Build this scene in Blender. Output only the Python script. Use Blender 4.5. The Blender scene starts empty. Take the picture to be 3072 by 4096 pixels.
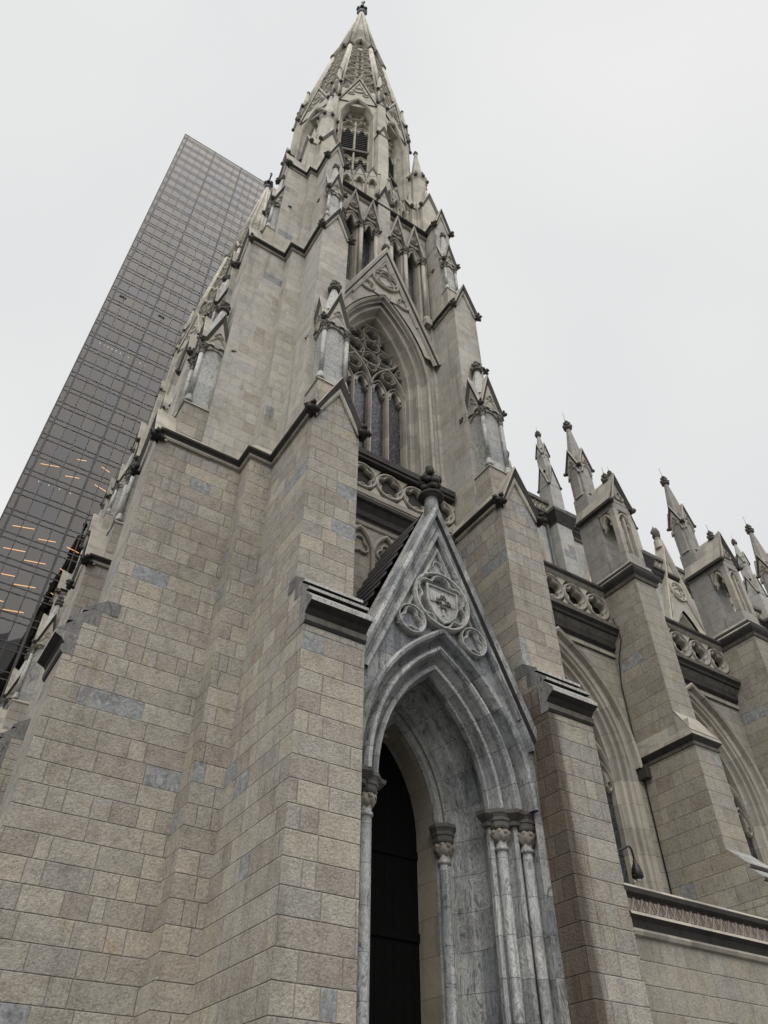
import bpy, bmesh, math, random
from mathutils import Matrix, Vector
random.seed(7)
sin, cos, pi, rad, sqrt = math.sin, math.cos, math.pi, math.radians, math.sqrt
scene = bpy.context.scene
COL = scene.collection
GZ = -1.6                      # ground level (eye height is z = 0)

# ------------------------------------------------------------------ camera
yaw, pit, rol = rad(32.93335), rad(43.33579), rad(0.17413)
fw = Vector((sin(yaw)*cos(pit), cos(yaw)*cos(pit), sin(pit)))
r0 = Vector((cos(yaw), -sin(yaw), 0)); u0 = r0.cross(fw)
rr = r0*cos(rol)+u0*sin(rol); uu = -r0*sin(rol)+u0*cos(rol)
cd = bpy.data.cameras.new('camera'); cam = bpy.data.objects.new('camera', cd); COL.objects.link(cam)
cd.sensor_fit = 'VERTICAL'; cd.sensor_height = 36.0; cd.sensor_width = 27.0
cd.lens = 36*3004.19/4096; cd.clip_start = 0.1; cd.clip_end = 5000
m = Matrix((rr, uu, -fw)).transposed().to_4x4(); m.translation = Vector((-10.04, -20.333, 0)); cam.matrix_world = m
scene.camera = cam

# ------------------------------------------------------------------ light
SUN_EL, SUN_AZ = rad(58), rad(214)            # azimuth clockwise from north (+Y)
wd = bpy.data.worlds.new('World'); scene.world = wd; wd.use_nodes = True
nt = wd.node_tree; bg = nt.nodes['Background']
sk = nt.nodes.new('ShaderNodeTexSky'); sk.sky_type = 'NISHITA'; sk.sun_disc = False
sk.sun_elevation = SUN_EL; sk.sun_rotation = SUN_AZ; sk.dust_density = 6; sk.air_density = 1
tcw = nt.nodes.new('ShaderNodeTexCoord'); nsw = nt.nodes.new('ShaderNodeTexNoise'); nsw.inputs['Scale'].default_value = 1.3; nsw.inputs['Detail'].default_value = 3
nt.links.new(tcw.outputs['Generated'], nsw.inputs['Vector'])
rpw = nt.nodes.new('ShaderNodeValToRGB')      # overcast deck, in the sky texture's own units
rpw.color_ramp.elements[0].position = .3; rpw.color_ramp.elements[0].color = (6.9, 7.0, 7.06, 1)
rpw.color_ramp.elements[1].position = .72; rpw.color_ramp.elements[1].color = (8.35, 8.3, 8.15, 1)
nt.links.new(nsw.outputs['Fac'], rpw.inputs['Fac'])
mxw = nt.nodes.new('ShaderNodeMixRGB'); mxw.inputs['Fac'].default_value = .93
nt.links.new(sk.outputs['Color'], mxw.inputs['Color1']); nt.links.new(rpw.outputs['Color'], mxw.inputs['Color2'])
nt.links.new(mxw.outputs['Color'], bg.inputs['Color']); bg.inputs['Strength'].default_value = 0.068
sl = bpy.data.lights.new('sun', 'SUN'); sl.energy = 1.4; sl.angle = rad(75); sl.color = (1, .97, .93)
so = bpy.data.objects.new('sun', sl); COL.objects.link(so); so.location = (-40, -60, 90)
sd = Vector((sin(SUN_AZ)*cos(SUN_EL), cos(SUN_AZ)*cos(SUN_EL), sin(SUN_EL)))
so.rotation_euler = sd.to_track_quat('Z', 'Y').to_euler()
vs = scene.view_settings; vs.view_transform = 'Standard'; vs.look = 'None'; vs.exposure = 0.72; vs.gamma = 1
scene.cycles.max_bounces = 6; scene.cycles.diffuse_bounces = 4

# ------------------------------------------------------------------ materials
class NT:
    def __init__(s, name):
        s.mat = bpy.data.materials.new(name); s.mat.use_nodes = True
        s.t = s.mat.node_tree; s.p = s.t.nodes['Principled BSDF']; s.out = s.t.nodes['Material Output']
    def n(s, typ, **kw):
        nd = s.t.nodes.new('ShaderNode'+typ)
        for k, v in kw.items(): setattr(nd, k, v)
        return nd
    def l(s, a, b): s.t.links.new(a, b)
    def setin(s, sock, v):
        if hasattr(v, 'is_linked') or isinstance(v, bpy.types.NodeSocket): s.l(v, sock)
        else: sock.default_value = v
    def m(s, op, a, b=0.0, c=0.0):
        nd = s.n('Math', operation=op)
        s.setin(nd.inputs[0], a); s.setin(nd.inputs[1], b)
        s.setin(nd.inputs[2], c) if not isinstance(c, float) or c else None
        return nd.outputs[0]
    def ss(s, x, a, b):
        nd = s.n('MapRange', interpolation_type='SMOOTHSTEP'); s.setin(nd.inputs['Value'], x)
        nd.inputs['From Min'].default_value = a; nd.inputs['From Max'].default_value = b
        return nd.outputs[0]
    def mix(s, f, a, b, bt='MIX'):
        nd = s.n('MixRGB', blend_type=bt); s.setin(nd.inputs[0], f); s.setin(nd.inputs[1], a); s.setin(nd.inputs[2], b)
        return nd.outputs[0]
    def noise(s, vec, sc, det=3, ro=.55, dist=0):
        nd = s.n('TexNoise'); nd.inputs['Scale'].default_value = sc; nd.inputs['Detail'].default_value = det
        nd.inputs['Roughness'].default_value = ro; nd.inputs['Distortion'].default_value = dist
        if vec is not None: s.l(vec, nd.inputs['Vector'])
        return nd.outputs['Fac']
    def ramp(s, f, els):
        nd = s.n('ValToRGB'); e = nd.color_ramp.elements
        while len(e) < len(els): e.new(.5)
        for q, (p_, c_) in zip(e, els): q.position = p_; q.color = (*c_, 1) if len(c_) == 3 else c_
        s.l(f, nd.inputs[0]); return nd.outputs[0]
    def wn(s, x, y, z):
        c = s.n('CombineXYZ'); s.setin(c.inputs[0], x); s.setin(c.inputs[1], y); s.setin(c.inputs[2], z)
        w = s.n('TexWhiteNoise', noise_dimensions='3D'); s.l(c.outputs[0], w.inputs['Vector'])
        sp = s.n('SeparateXYZ'); s.l(w.outputs['Color'], sp.inputs[0]); return w.outputs['Value'], sp.outputs[0], sp.outputs[1], sp.outputs[2]

def masonry(name, h=.46, w0=.6, w1=1.05, pal=None, blue=.962, rough_bump=.75, bump_sc=17, stain=None, joint_dark=.45, zoff=4.06, tint=None, streak=.34, soften=0):
    N = NT(name); g = N.n('NewGeometry')
    ps = N.n('SeparateXYZ'); N.l(g.outputs['Position'], ps.inputs[0])
    ns = N.n('SeparateXYZ'); N.l(g.outputs['True Normal'], ns.inputs[0])
    X, Y, Z = ps.outputs; nx, ny, nz = ns.outputs
    u = N.m('SUBTRACT', N.m('MULTIPLY', Y, nx), N.m('MULTIPLY', X, ny))
    wob = N.m('MULTIPLY', N.m('SUBTRACT', N.noise(g.outputs['Position'], 2.2, 2), .5), .03)
    zz = N.m('ADD', N.m('DIVIDE', N.m('SUBTRACT', Z, zoff), h), N.m('MULTIPLY', wob, 1.2))
    row = N.m('FLOOR', zz); zf = N.m('FRACT', zz)
    fid = N.m('ADD', N.m('ROUND', N.m('MULTIPLY', nx, 3.0)), N.m('MULTIPLY', N.m('ROUND', N.m('MULTIPLY', ny, 3.0)), 7.0))
    v, a, b, c = N.wn(row, fid, 3.3)
    w = N.m('ADD', N.m('MULTIPLY', a, w1), w0)
    uu_ = N.m('ADD', N.m('DIVIDE', u, w), N.m('MULTIPLY', b, 9.0))
    cl = N.m('FLOOR', uu_); uf = N.m('FRACT', uu_)
    v2, a2, b2, c2 = N.wn(row, cl, fid)
    spl = N.m('GREATER_THAN', v2, .6)
    ctr = N.m('ADD', .3, N.m('MULTIPLY', a2, .4))
    right = N.m('MULTIPLY', N.m('GREATER_THAN', uf, ctr), spl)
    dsp = N.m('ADD', N.m('ABSOLUTE', N.m('SUBTRACT', uf, ctr)), N.m('MULTIPLY', N.m('SUBTRACT', 1.0, spl), 5.0))
    du = N.m('MULTIPLY', N.m('MINIMUM', N.m('MINIMUM', uf, N.m('SUBTRACT', 1.0, uf)), dsp), w)
    dz = N.m('MULTIPLY', N.m('MINIMUM', zf, N.m('SUBTRACT', 1.0, zf)), h)
    v3, a3, b3, c3 = N.wn(row, N.m('ADD', N.m('MULTIPLY', cl, 2.0), right), N.m('ADD', fid, 41.0))
    hz = N.m('SUBTRACT', 1.0, N.ss(dz, .002, .010)); vt = N.m('SUBTRACT', 1.0, N.ss(du, .002, .008))
    jn = N.m('MAXIMUM', hz, N.m('MULTIPLY', vt, .6))
    pal = pal or [(0, (.30, .265, .225)), (.14, (.355, .325, .27)), (.3, (.325, .312, .278)), (.45, (.40, .37, .312)), (.58, (.318, .28, .238)), (.7, (.37, .345, .298)), (.82, (.415, .372, .29)), (.93, (.43, .41, .36)), (1, (.40, .32, .21))]
    col = N.ramp(v3, pal)
    if soften: col = N.mix(soften, col, (.352, .33, .284, 1))
    isb = N.m('GREATER_THAN', a3, blue)
    vein = N.noise(g.outputs['Position'], 5.0, 6, .6, 1.6)
    bcol = N.ramp(vein, [(.28, (.13, .138, .14)), (.5, (.255, .265, .262)), (.72, (.36, .365, .358))])
    col = N.mix(isb, col, bcol)
    big = N.noise(g.outputs['Position'], .35, 4)
    col = N.mix(.85, col, N.ramp(big, [(.25, (.78, .77, .75)), (.5, (1, 1, 1)), (.75, (1.12, 1.1, 1.06))]), 'MULTIPLY')
    med = N.noise(g.outputs['Position'], 3.1, 5, .65)
    col = N.mix(.8, col, N.ramp(med, [(.28, (.72, .69, .65)), (.5, (1, 1, 1)), (.72, (1.13, 1.1, 1.06))]), 'MULTIPLY')
    rust = N.m('MULTIPLY', N.ss(N.noise(g.outputs['Position'], 1.7, 4, .6), .60, .75), .5)
    col = N.mix(rust, col, N.mix(1.0, col, (1.12, .86, .55, 1), 'MULTIPLY'))
    # run-off streaks, stretched down the wall
    mp = N.n('Mapping'); mp.inputs['Scale'].default_value = (2.6, 2.6, .16); N.l(g.outputs['Position'], mp.inputs['Vector'])
    stk = N.ss(N.noise(mp.outputs[0], 1.0, 5, .6), .53, .75)
    col = N.mix(N.m('MULTIPLY', stk, streak), col, (.1, .092, .08, 1))
    grain = N.noise(g.outputs['Position'], 23, 4, .72)
    col = N.mix(.9 if rough_bump > .3 else .45, col, N.ramp(grain, [(.28, (.56, .54, .52)), (.5, (1, 1, 1)), (.7, (1.26, 1.26, 1.26))]), 'MULTIPLY')
    col = N.mix(N.m('MULTIPLY', vt, .5), col, (.42, .385, .33, 1))
    col = N.mix(N.m('MULTIPLY', hz, joint_dark), col, (.07, .06, .052, 1))
    if stain: 
        sx, sy, wd_, z0, z1 = stain
        dd = N.m('ADD', N.m('ABSOLUTE', N.m('SUBTRACT', X, sx)), N.m('ABSOLUTE', N.m('MULTIPLY', N.m('SUBTRACT', Y, sy), .22)))
        wb = N.m('ADD', dd, N.m('MULTIPLY', N.m('SUBTRACT', N.noise(mp.outputs[0], 2.5, 4, .7), .5), 1.0))
        sm = N.m('SUBTRACT', 1.0, N.ss(wb, wd_*.25, wd_))
        sm = N.m('MULTIPLY', sm, N.m('MULTIPLY', N.ss(Z, z0, z0+2), N.m('SUBTRACT', 1.0, N.ss(Z, z1-1.5, z1))))
        col = N.mix(N.m('MULTIPLY', sm, .88), col, N.mix(1.0, col, (.27, .225, .195, 1), 'MULTIPLY'))
    col = N.mix(1.0, col, (1.07, 1.075, 1.115, 1), 'MULTIPLY')
    if tint: col = N.mix(1.0, col, (*tint, 1), 'MULTIPLY')
    N.l(col, N.p.inputs['Base Color']); N.p.inputs['Roughness'].default_value = .85; N.p.inputs['Specular IOR Level'].default_value = .25
    pebble = N.noise(g.outputs['Position'], bump_sc, 5, .68)
    soft = N.m('SUBTRACT', 1.0, N.m('MULTIPLY', isb, .8))
    edge = N.m('MULTIPLY', N.ss(N.m('MINIMUM', du, dz), .0, .009), .5)
    fringe = N.ss(N.m('MINIMUM', du, dz), .0, .02)
    hgt = N.m('ADD', N.m('MULTIPLY', N.m('MULTIPLY', N.m('MULTIPLY', pebble, soft), fringe), rough_bump), N.m('MULTIPLY', edge, .22))
    bp = N.n('Bump'); bp.inputs['Strength'].default_value = 1.0; bp.inputs['Distance'].default_value = .055
    N.l(hgt, bp.inputs['Height']); N.l(bp.outputs[0], N.p.inputs['Normal'])
    return N.mat

def trim(name, base, dark, amt=.5, sc=1.2, bump=.25, rough=.75, joints=True, streak=.3, vein=None, jd=.55, rvar=None):
    N = NT(name); g = N.n('NewGeometry'); P = g.outputs['Position']
    a = N.noise(P, sc, 6, .65); col = N.mix(N.m('MULTIPLY', N.ss(a, .42, .75), amt), (*base, 1), (*dark, 1))
    if vein:
        mp2 = N.n('Mapping'); mp2.inputs['Scale'].default_value = (1.0, 1.0, .35); mp2.inputs['Rotation'].default_value = (.3, .5, .2); N.l(P, mp2.inputs['Vector'])
        vn = N.noise(mp2.outputs[0], 3.0, 9, .66, 2.8)
        col = N.mix(.95, col, N.ramp(vn, [(.28, (.2, .215, .235)), (.39, (.5, .52, .55)), (.44, (1.18, 1.18, 1.16)), (.49, (.45, .47, .5)), (.53, (1.2, 1.19, 1.17)), (.585, (.62, .64, .66)), (.64, (.3, .32, .34)), (.7, (1.3, 1.28, 1.25))]), 'MULTIPLY')
    b = N.noise(P, 9, 4, .6)
    col = N.mix(.6, col, N.ramp(b, [(.25, (.8, .79, .77)), (.5, (1, 1, 1)), (.75, (1.12, 1.11, 1.08))]), 'MULTIPLY')
    mp = N.n('Mapping'); mp.inputs['Scale'].default_value = (3.5, 3.5, .25); N.l(P, mp.inputs['Vector'])
    st = N.ss(N.noise(mp.outputs[0], 1.0, 5, .65), .5, .74)
    col = N.mix(N.m('MULTIPLY', st, streak), col, (*dark, 1))
    ps = N.n('SeparateXYZ'); N.l(P, ps.inputs[0])
    h = N.m('MULTIPLY', b, .5)
    if joints:
        zz = N.m('ADD', N.m('DIVIDE', N.n('Attribute', attribute_name='along').outputs['Fac'], .78), N.m('MULTIPLY', N.noise(P, 1.3, 1), .06))
        zf = N.m('FRACT', zz); dz = N.m('MULTIPLY', N.m('MINIMUM', zf, N.m('SUBTRACT', 1.0, zf)), .74)
        jm = N.m('SUBTRACT', 1.0, N.ss(dz, .002, .01))
        rv = N.wn(N.m('FLOOR', zz), N.m('FLOOR', N.m('MULTIPLY', ps.outputs[1], 2.3)), 5.0)
        col = N.mix(1.0, col, N.ramp(rv[0], rvar or [(0, (.78, .79, .80)), (.5, (1, .985, .96)), (1, (1.14, 1.13, 1.1))]), 'MULTIPLY')
        col = N.mix(N.m('MULTIPLY', jm, jd), col, (.05, .047, .043, 1))
        h = N.m('SUBTRACT', h, N.m('MULTIPLY', jm, .5))
    N.l(col, N.p.inputs['Base Color']); N.p.inputs['Roughness'].default_value = rough; N.p.inputs['Specular IOR Level'].default_value = .3
    bp = N.n('Bump'); bp.inputs['Strength'].default_value = bump; bp.inputs['Distance'].default_value = .04
    N.l(h, bp.inputs['Height']); N.l(bp.outputs[0], N.p.inputs['Normal'])
    return N.mat

def plain(name, colr, rough=.6, metal=0, emit=None, es=0, ns=None, spec=.4):
    N = NT(name); 
    if ns:
        g = N.n('NewGeometry'); c = N.mix(1.0, (*colr, 1), N.ramp(N.noise(g.outputs['Position'], ns, 5, .65), [(.25, (.55, .55, .55)), (.75, (1.35, 1.35, 1.35))]), 'MULTIPLY'); N.l(c, N.p.inputs['Base Color'])
    else: N.p.inputs['Base Color'].default_value = (*colr, 1)
    N.p.inputs['Roughness'].default_value = rough; N.p.inputs['Metallic'].default_value = metal; N.p.inputs['Specular IOR Level'].default_value = spec
    if emit: N.p.inputs['Emission Color'].default_value = (*emit, 1); N.p.inputs['Emission Strength'].default_value = es
    return N.mat

def window_glass(name, pitch=.26):
    """dark leaded stained glass seen from outside: lead lattice, saddle bars, uneven panes"""
    N = NT(name); g = N.n('NewGeometry'); P = g.outputs['Position']
    ps = N.n('SeparateXYZ'); N.l(P, ps.inputs[0]); ns = N.n('SeparateXYZ'); N.l(g.outputs['True Normal'], ns.inputs[0])
    u = N.m('SUBTRACT', N.m('MULTIPLY', ps.outputs[1], ns.outputs[0]), N.m('MULTIPLY', ps.outputs[0], ns.outputs[1])); z = ps.outputs[2]
    def band(t, w):
        fr_ = N.m('FRACT', t); d = N.m('MINIMUM', fr_, N.m('SUBTRACT', 1.0, fr_)); return N.m('SUBTRACT', 1.0, N.ss(d, w*.5, w))
    wv = N.m('MULTIPLY', N.m('SINE', N.m('MULTIPLY', z, 6.2)), .22)
    l1 = band(N.m('ADD', N.m('DIVIDE', N.m('ADD', u, z), pitch*1.5), wv), .07)
    l2 = band(N.m('SUBTRACT', N.m('DIVIDE', N.m('SUBTRACT', u, z), pitch*1.5), wv), .07)
    l3 = band(N.m('ADD', N.m('DIVIDE', u, pitch), wv), .07)
    lead = N.m('MAXIMUM', N.m('MAXIMUM', l1, l2), N.m('MULTIPLY', l3, .8))
    bar = band(N.m('DIVIDE', z, .82), .028)
    c = N.ramp(N.noise(P, 3.0, 3), [(.3, (.018, .019, .022)), (.7, (.05, .052, .058))])
    c = N.mix(N.m('MULTIPLY', lead, .75), c, (.075, .08, .09, 1)); c = N.mix(bar, c, (.006, .006, .007, 1))
    N.l(c, N.p.inputs['Base Color']); N.p.inputs['Roughness'].default_value = .25; N.p.inputs['Specular IOR Level'].default_value = .3
    bp = N.n('Bump'); bp.inputs['Strength'].default_value = .5; bp.inputs['Distance'].default_value = .03
    N.l(N.m('ADD', N.m('MULTIPLY', lead, .6), N.noise(P, 7, 2)), bp.inputs['Height']); N.l(bp.outputs[0], N.p.inputs['Normal'])
    return N.mat

M = {}
M['granite'] = masonry('granite_blocks', soften=.22, joint_dark=.32)
M['stained'] = masonry('granite_blocks_rust_stained', soften=.2, stain=(2.7, -8.23, .55, -2, 11.0))
M['ashlar'] = masonry('pale_ashlar', h=.5, w0=.7, w1=.6, blue=.96, rough_bump=.22, bump_sc=16, joint_dark=.4, streak=.42,
    pal=[(0, (.385, .372, .328)), (.22, (.43, .408, .352)), (.42, (.375, .367, .335)), (.62, (.455, .432, .372)), (.8, (.40, .372, .315)), (.92, (.34, .305, .255)), (1, (.475, .458, .41))])
M['aisle'] = masonry('warm_grey_aisle_blocks', h=.46, w0=.7, w1=.5, blue=.985, rough_bump=.4, bump_sc=15, streak=.22,
    pal=[(0, (.265, .238, .195)), (.25, (.31, .288, .24)), (.5, (.285, .27, .235)), (.75, (.325, .295, .24)), (1, (.35, .33, .28))])
M['trim'] = trim('carved_limestone', (.40, .375, .33), (.16, .145, .125), .45)
M['pale'] = trim('pale_spire_stone', (.49, .465, .405), (.24, .22, .185), .4)
M['marble'] = trim('veined_grey_marble', (.42, .425, .425), (.045, .045, .048), .72, sc=.8, bump=.12, rough=.5, streak=.72, vein=True, jd=.85, rvar=[(0, (.66, .68, .71)), (.5, (1, 1, .98)), (1, (1.22, 1.2, 1.16))])
M['marble2'] = trim('white_veined_marble', (.46, .46, .445), (.10, .10, .098), .45, sc=1.0, bump=.12, rough=.5, streak=.3, vein=True)
M['bluestone'] = trim('blue_grey_marble', (.235, .232, .225), (.06, .06, .06), .5, sc=1.4, bump=.15, rough=.6, streak=.25, vein=True)
M['cream'] = trim('cream_reveal_stone', (.36, .32, .255), (.16, .14, .11), .3, bump=.1)
M['soot'] = trim('soot_and_shade_stone', (.05, .046, .042), (.014, .013, .012), .6, sc=2.5, bump=.4, joints=False, streak=.4)  # near-black: soot on carvings, plus shade painted into hollows, undersides and voids
M['carved'] = trim('weathered_carving', (.15, .14, .122), (.022, .02, .019), .7, sc=5, bump=.5, joints=False, streak=.2)
M['slate'] = trim('wet_slate_roof', (.17, .17, .17), (.035, .035, .035), .5, sc=2, joints=False, rough=.55)
M['glass'] = window_glass('leaded_glass')
M['louvre'] = plain('dark_louvre_boards', (.03, .031, .034), .6, ns=6)
M['wood'] = plain('dark_stained_oak', (.002, .0018, .0017), .85, ns=5, spec=.15)
M['black'] = plain('black_painted_metal', (.012, .012, .013), .4)
M['bronze'] = plain('dark_patinated_bronze', (.05, .05, .062), .45, ns=4)
M['copper'] = plain('green_copper', (.10, .15, .13), .6, ns=4)
M['lampglass'] = plain('frosted_lamp_glass', (.55, .56, .58), .25)
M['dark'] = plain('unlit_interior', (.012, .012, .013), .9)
M['lead'] = plain('grey_lead_pipe', (.12, .14, .135), .55, ns=3)
M['steel'] = plain('galvanised_rod', (.25, .25, .26), .4, .8)

# ------------------------------------------------------------------ mesh helpers
def fr(theta=0, ox=0, oy=0):
    """local face frame: u along the face, z up, n outward; theta=0 faces south (-Y), -90 faces west"""
    t = rad(theta); ux, uy, nx, ny = cos(t), sin(t), sin(t), -cos(t)
    return lambda u, z, n: (ox+u*ux+n*nx, oy+u*uy+n*ny, z)
def plan(x, y, z): return (x, y, z)

class MB:
    def __init__(s): s.v = []; s.f = []; s.m = []; s.sm = []; s.mats = []; s.al = {}
    def mi(s, mat):
        if mat not in s.mats: s.mats.append(mat)
        return s.mats.index(mat)
    def face(s, pts, mat, smooth=False):
        b = len(s.v); s.v += [tuple(p) for p in pts]; s.f.append(tuple(range(b, b+len(pts)))); s.m.append(s.mi(mat)); s.sm.append(smooth)
    def grid(s, rings, mat, closed=False, smooth=False, caps=False):
        """rings: list of equal length point rows; mat may be a list per row-segment"""
        b = len(s.v); n = len(rings[0])
        for r in rings: s.v += [tuple(p) for p in r]
        k = n if closed else n-1
        for i in range(len(rings)-1):
            for j in range(k):
                j2 = (j+1) % n
                s.f.append((b+i*n+j, b+i*n+j2, b+(i+1)*n+j2, b+(i+1)*n+j))
                s.m.append(s.mi(mat[j] if isinstance(mat, list) else mat)); s.sm.append(smooth)
        if caps and closed:
            mm = mat[0] if isinstance(mat, list) else mat
            for r in (0, len(rings)-1):
                s.f.append(tuple(range(b+r*n, b+r*n+n))); s.m.append(s.mi(mm)); s.sm.append(False)
    def box(s, x0, x1, y0, y1, z0, z1, mat, top=None):
        P = lambda i, j, k: ((x0, x1)[i], (y0, y1)[j], (z0, z1)[k])
        for q in (((0,0,0),(1,0,0),(1,0,1),(0,0,1)), ((1,1,0),(0,1,0),(0,1,1),(1,1,1)), ((0,1,0),(0,0,0),(0,0,1),(0,1,1)), ((1,0,0),(1,1,0),(1,1,1),(1,0,1)), ((0,1,0),(1,1,0),(1,0,0),(0,0,0))):
            s.face([P(*c) for c in q], mat)
        s.face([P(0,0,1), P(1,0,1), P(1,1,1), P(0,1,1)], top or mat)
    def fbox(s, F, u0, u1, z0, z1, n0, n1, mat):
        s.prism(F, [(u0, z0), (u1, z0), (u1, z1), (u0, z1)], n0, n1, mat)
    def prism(s, F, poly, n0, n1, mat):
        a = [F(u, z, n0) for u, z in poly]; b = [F(u, z, n1) for u, z in poly]
        s.grid([a, b], mat, closed=True, caps=True)
    def sweep(s, F, path, prof, mat, closed=False, pclosed=False, caps=True, smooth=False):
        """prof: (d, c) with d to the left of travel in the path plane, c along the third axis; mat list = one per profile segment"""
        n = len(path); rings = []; acc = 0; lens = []
        base = len(s.v)
        for i in range(n):
            a, b = path[i]
            if i: acc += sqrt((a-path[i-1][0])**2+(b-path[i-1][1])**2)
            lens.append(acc)
            def dr(p, q):
                x, y = q[0]-p[0], q[1]-p[1]; L = sqrt(x*x+y*y) or 1; return x/L, y/L
            if closed: d1 = dr(path[i-1], path[i]); d2 = dr(path[i], path[(i+1) % n])
            else:
                d1 = dr(path[i-1], path[i]) if i else dr(path[0], path[1]); d2 = dr(path[i], path[i+1]) if i < n-1 else d1
            mx, my = -d1[1]-d2[1], d1[0]+d2[0]; L = sqrt(mx*mx+my*my)
            if L < 1e-6: mx, my, L = -d1[1], d1[0], 1
            mx /= L; my /= L; k = min(1/max(.25, -d1[1]*mx+d1[0]*my), 4)
            rings.append([F(a+mx*k*d, b+my*k*d, c) for d, c in prof])
        if closed: rings.append(rings[0])
        if closed: lens.append(acc+.2)
        s.grid(rings, mat, closed=pclosed, smooth=smooth, caps=caps and pclosed and not closed)
        k_ = len(prof)
        for i, L_ in enumerate(lens):
            for j in range(k_): s.al[base+i*k_+j] = L_+.31
    def bar(s, F, path, w, n0, n1, mat, closed=False, ch=.35):
        """moulded stone bar of width w along a path, chamfered to the front"""
        h = w/2; c = h*ch; k = (n1-n0)*.35
        s.sweep(F, path, [(-h, n0), (-h, n1-k), (-c, n1), (c, n1), (h, n1-k), (h, n0)], mat, closed=closed, caps=False)
    def lathe(s, x, y, prof, mat, seg=12, smooth=True, rot=0):
        rings = [[(x+r*cos(2*pi*j/seg+rot), y+r*sin(2*pi*j/seg+rot), z) for j in range(seg)] for r, z in prof]
        s.grid(rings, mat, closed=True, smooth=smooth, caps=True)
    def knob(s, c, r, mat, sz=1., k=4, a=.28, seg=16, rg=9, ph=0.):
        rings = []
        for i in range(rg+1):
            t = pi*i/rg; row = []
            for j in range(seg):
                q = 2*pi*j/seg+ph; rr_ = r*(1+a*sin(k*q)*sin(3*t+.6)+a*.55*sin((k+3)*q+1.3)*sin(5*t)) if 0 < i < rg else r*.8
                row.append((c[0]+rr_*sin(t)*cos(q), c[1]+rr_*sin(t)*sin(q), c[2]+rr_*cos(t)*sz))
            rings.append(row)
        s.grid(rings, mat, closed=True, smooth=True)
    def tube(s, pts, r, mat, seg=8):
        rings = []
        for i, p in enumerate(pts):
            p = Vector(p); a = Vector(pts[max(0, i-1)]); b = Vector(pts[min(len(pts)-1, i+1)]); t = (b-a).normalized()
            x = t.orthogonal().normalized(); y = t.cross(x)
            if i and rings:   # keep the frame from twisting
                px = Vector(rings[-1][0])-Vector(pts[i-1]); px -= t*px.dot(t)
                if px.length > 1e-6: x = px.normalized(); y = t.cross(x)
            rings.append([tuple(p+x*r*cos(2*pi*j/seg)+y*r*sin(2*pi*j/seg)) for j in range(seg)])
        s.grid(rings, mat, closed=True, smooth=True, caps=True)
    def build(s, name, parent=None, label=None, recalc=True):
        me = bpy.data.meshes.new(name); me.from_pydata(s.v, [], s.f)
        for k in s.mats: me.materials.append(M[k])
        me.polygons.foreach_set('material_index', s.m); me.polygons.foreach_set('use_smooth', s.sm); me.update()
        at = me.attributes.new('along', 'FLOAT', 'POINT'); at.data.foreach_set('value', [s.al.get(i, p[2]+7.3) for i, p in enumerate(s.v)])
        if recalc:
            bm = bmesh.new(); bm.from_mesh(me); bmesh.ops.remove_doubles(bm, verts=bm.verts, dist=.0005); bmesh.ops.recalc_face_normals(bm, faces=bm.faces); bm.to_mesh(me); bm.free()
        o = bpy.data.objects.new(name, me); COL.objects.link(o)
        if parent is not None: put(o, parent)
        if label: o['label'] = label
        return o

def put(o, parent):
    """parent o, keeping it where it stands"""
    off = parent['org'] if 'org' in parent else (0, 0, 0)
    o.parent = parent; o.location = (-off[0], -off[1], -off[2])
def thing(name, loc, label, cat, group=None):
    o = bpy.data.objects.new(name, None); COL.objects.link(o); o.location = loc; o['org'] = loc
    o['label'] = label; o['category'] = cat
    if group: o['group'] = group
    return o
def tag(o, label, cat, group=None):
    o['label'] = label; o['category'] = cat
    if group: o['group'] = group
def struct(o): o['kind'] = 'structure'; return o

def arch(cx, w, zs, h, z0=None, n=11):
    R = (w*w+h*h)/(2*w); a1 = math.asin(h/R) if w < R else pi-math.asin(min(1, h/R)); L = []
    if z0 is not None: L.append((cx-w, z0))
    for i in range(n+1):
        a = pi-a1*i/n; L.append((cx-w+R+R*cos(a), zs+R*sin(a)))
    rt = [(2*cx-x, z) for x, z in reversed(L[:-1])]
    return L+rt
def circ(cx, cz, r, n=24, ph=0.): return [(cx+r*cos(ph-2*pi*i/n), cz+r*sin(ph-2*pi*i/n)) for i in range(n)]
def foil(cx, cz, R, k, ph=pi/2, n=7):
    """k-lobed outline inside radius R (clockwise, lobes meet in cusps)"""
    c = R*{3: .5, 4: .56, 5: .6, 6: .64}[k]; r = R-c; t = c*cos(pi/k)+sqrt(r*r-(c*sin(pi/k))**2)
    half = math.atan2(t*sin(pi/k), t*cos(pi/k)-c); L = []
    for q in range(k):
        a0 = ph-2*pi*q/k
        for i in range(n):
            g = a0+half-2*half*(i+.5)/n
            L.append((cx+c*cos(a0)+r*cos(g), cz+c*sin(a0)+r*sin(g)))
    return L
def foilring(mb, F, cx, cz, R, k, n0, n1, mat, w=.09, ph=pi/2, n=24, cusp=.07):
    mb.bar(F, circ(cx, cz, R, n), w, n0, n1, mat, closed=True)
    mb.bar(F, foil(cx, cz, R-w*.35, k, ph), cusp, n0, n1-.04, mat, closed=True)
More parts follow.
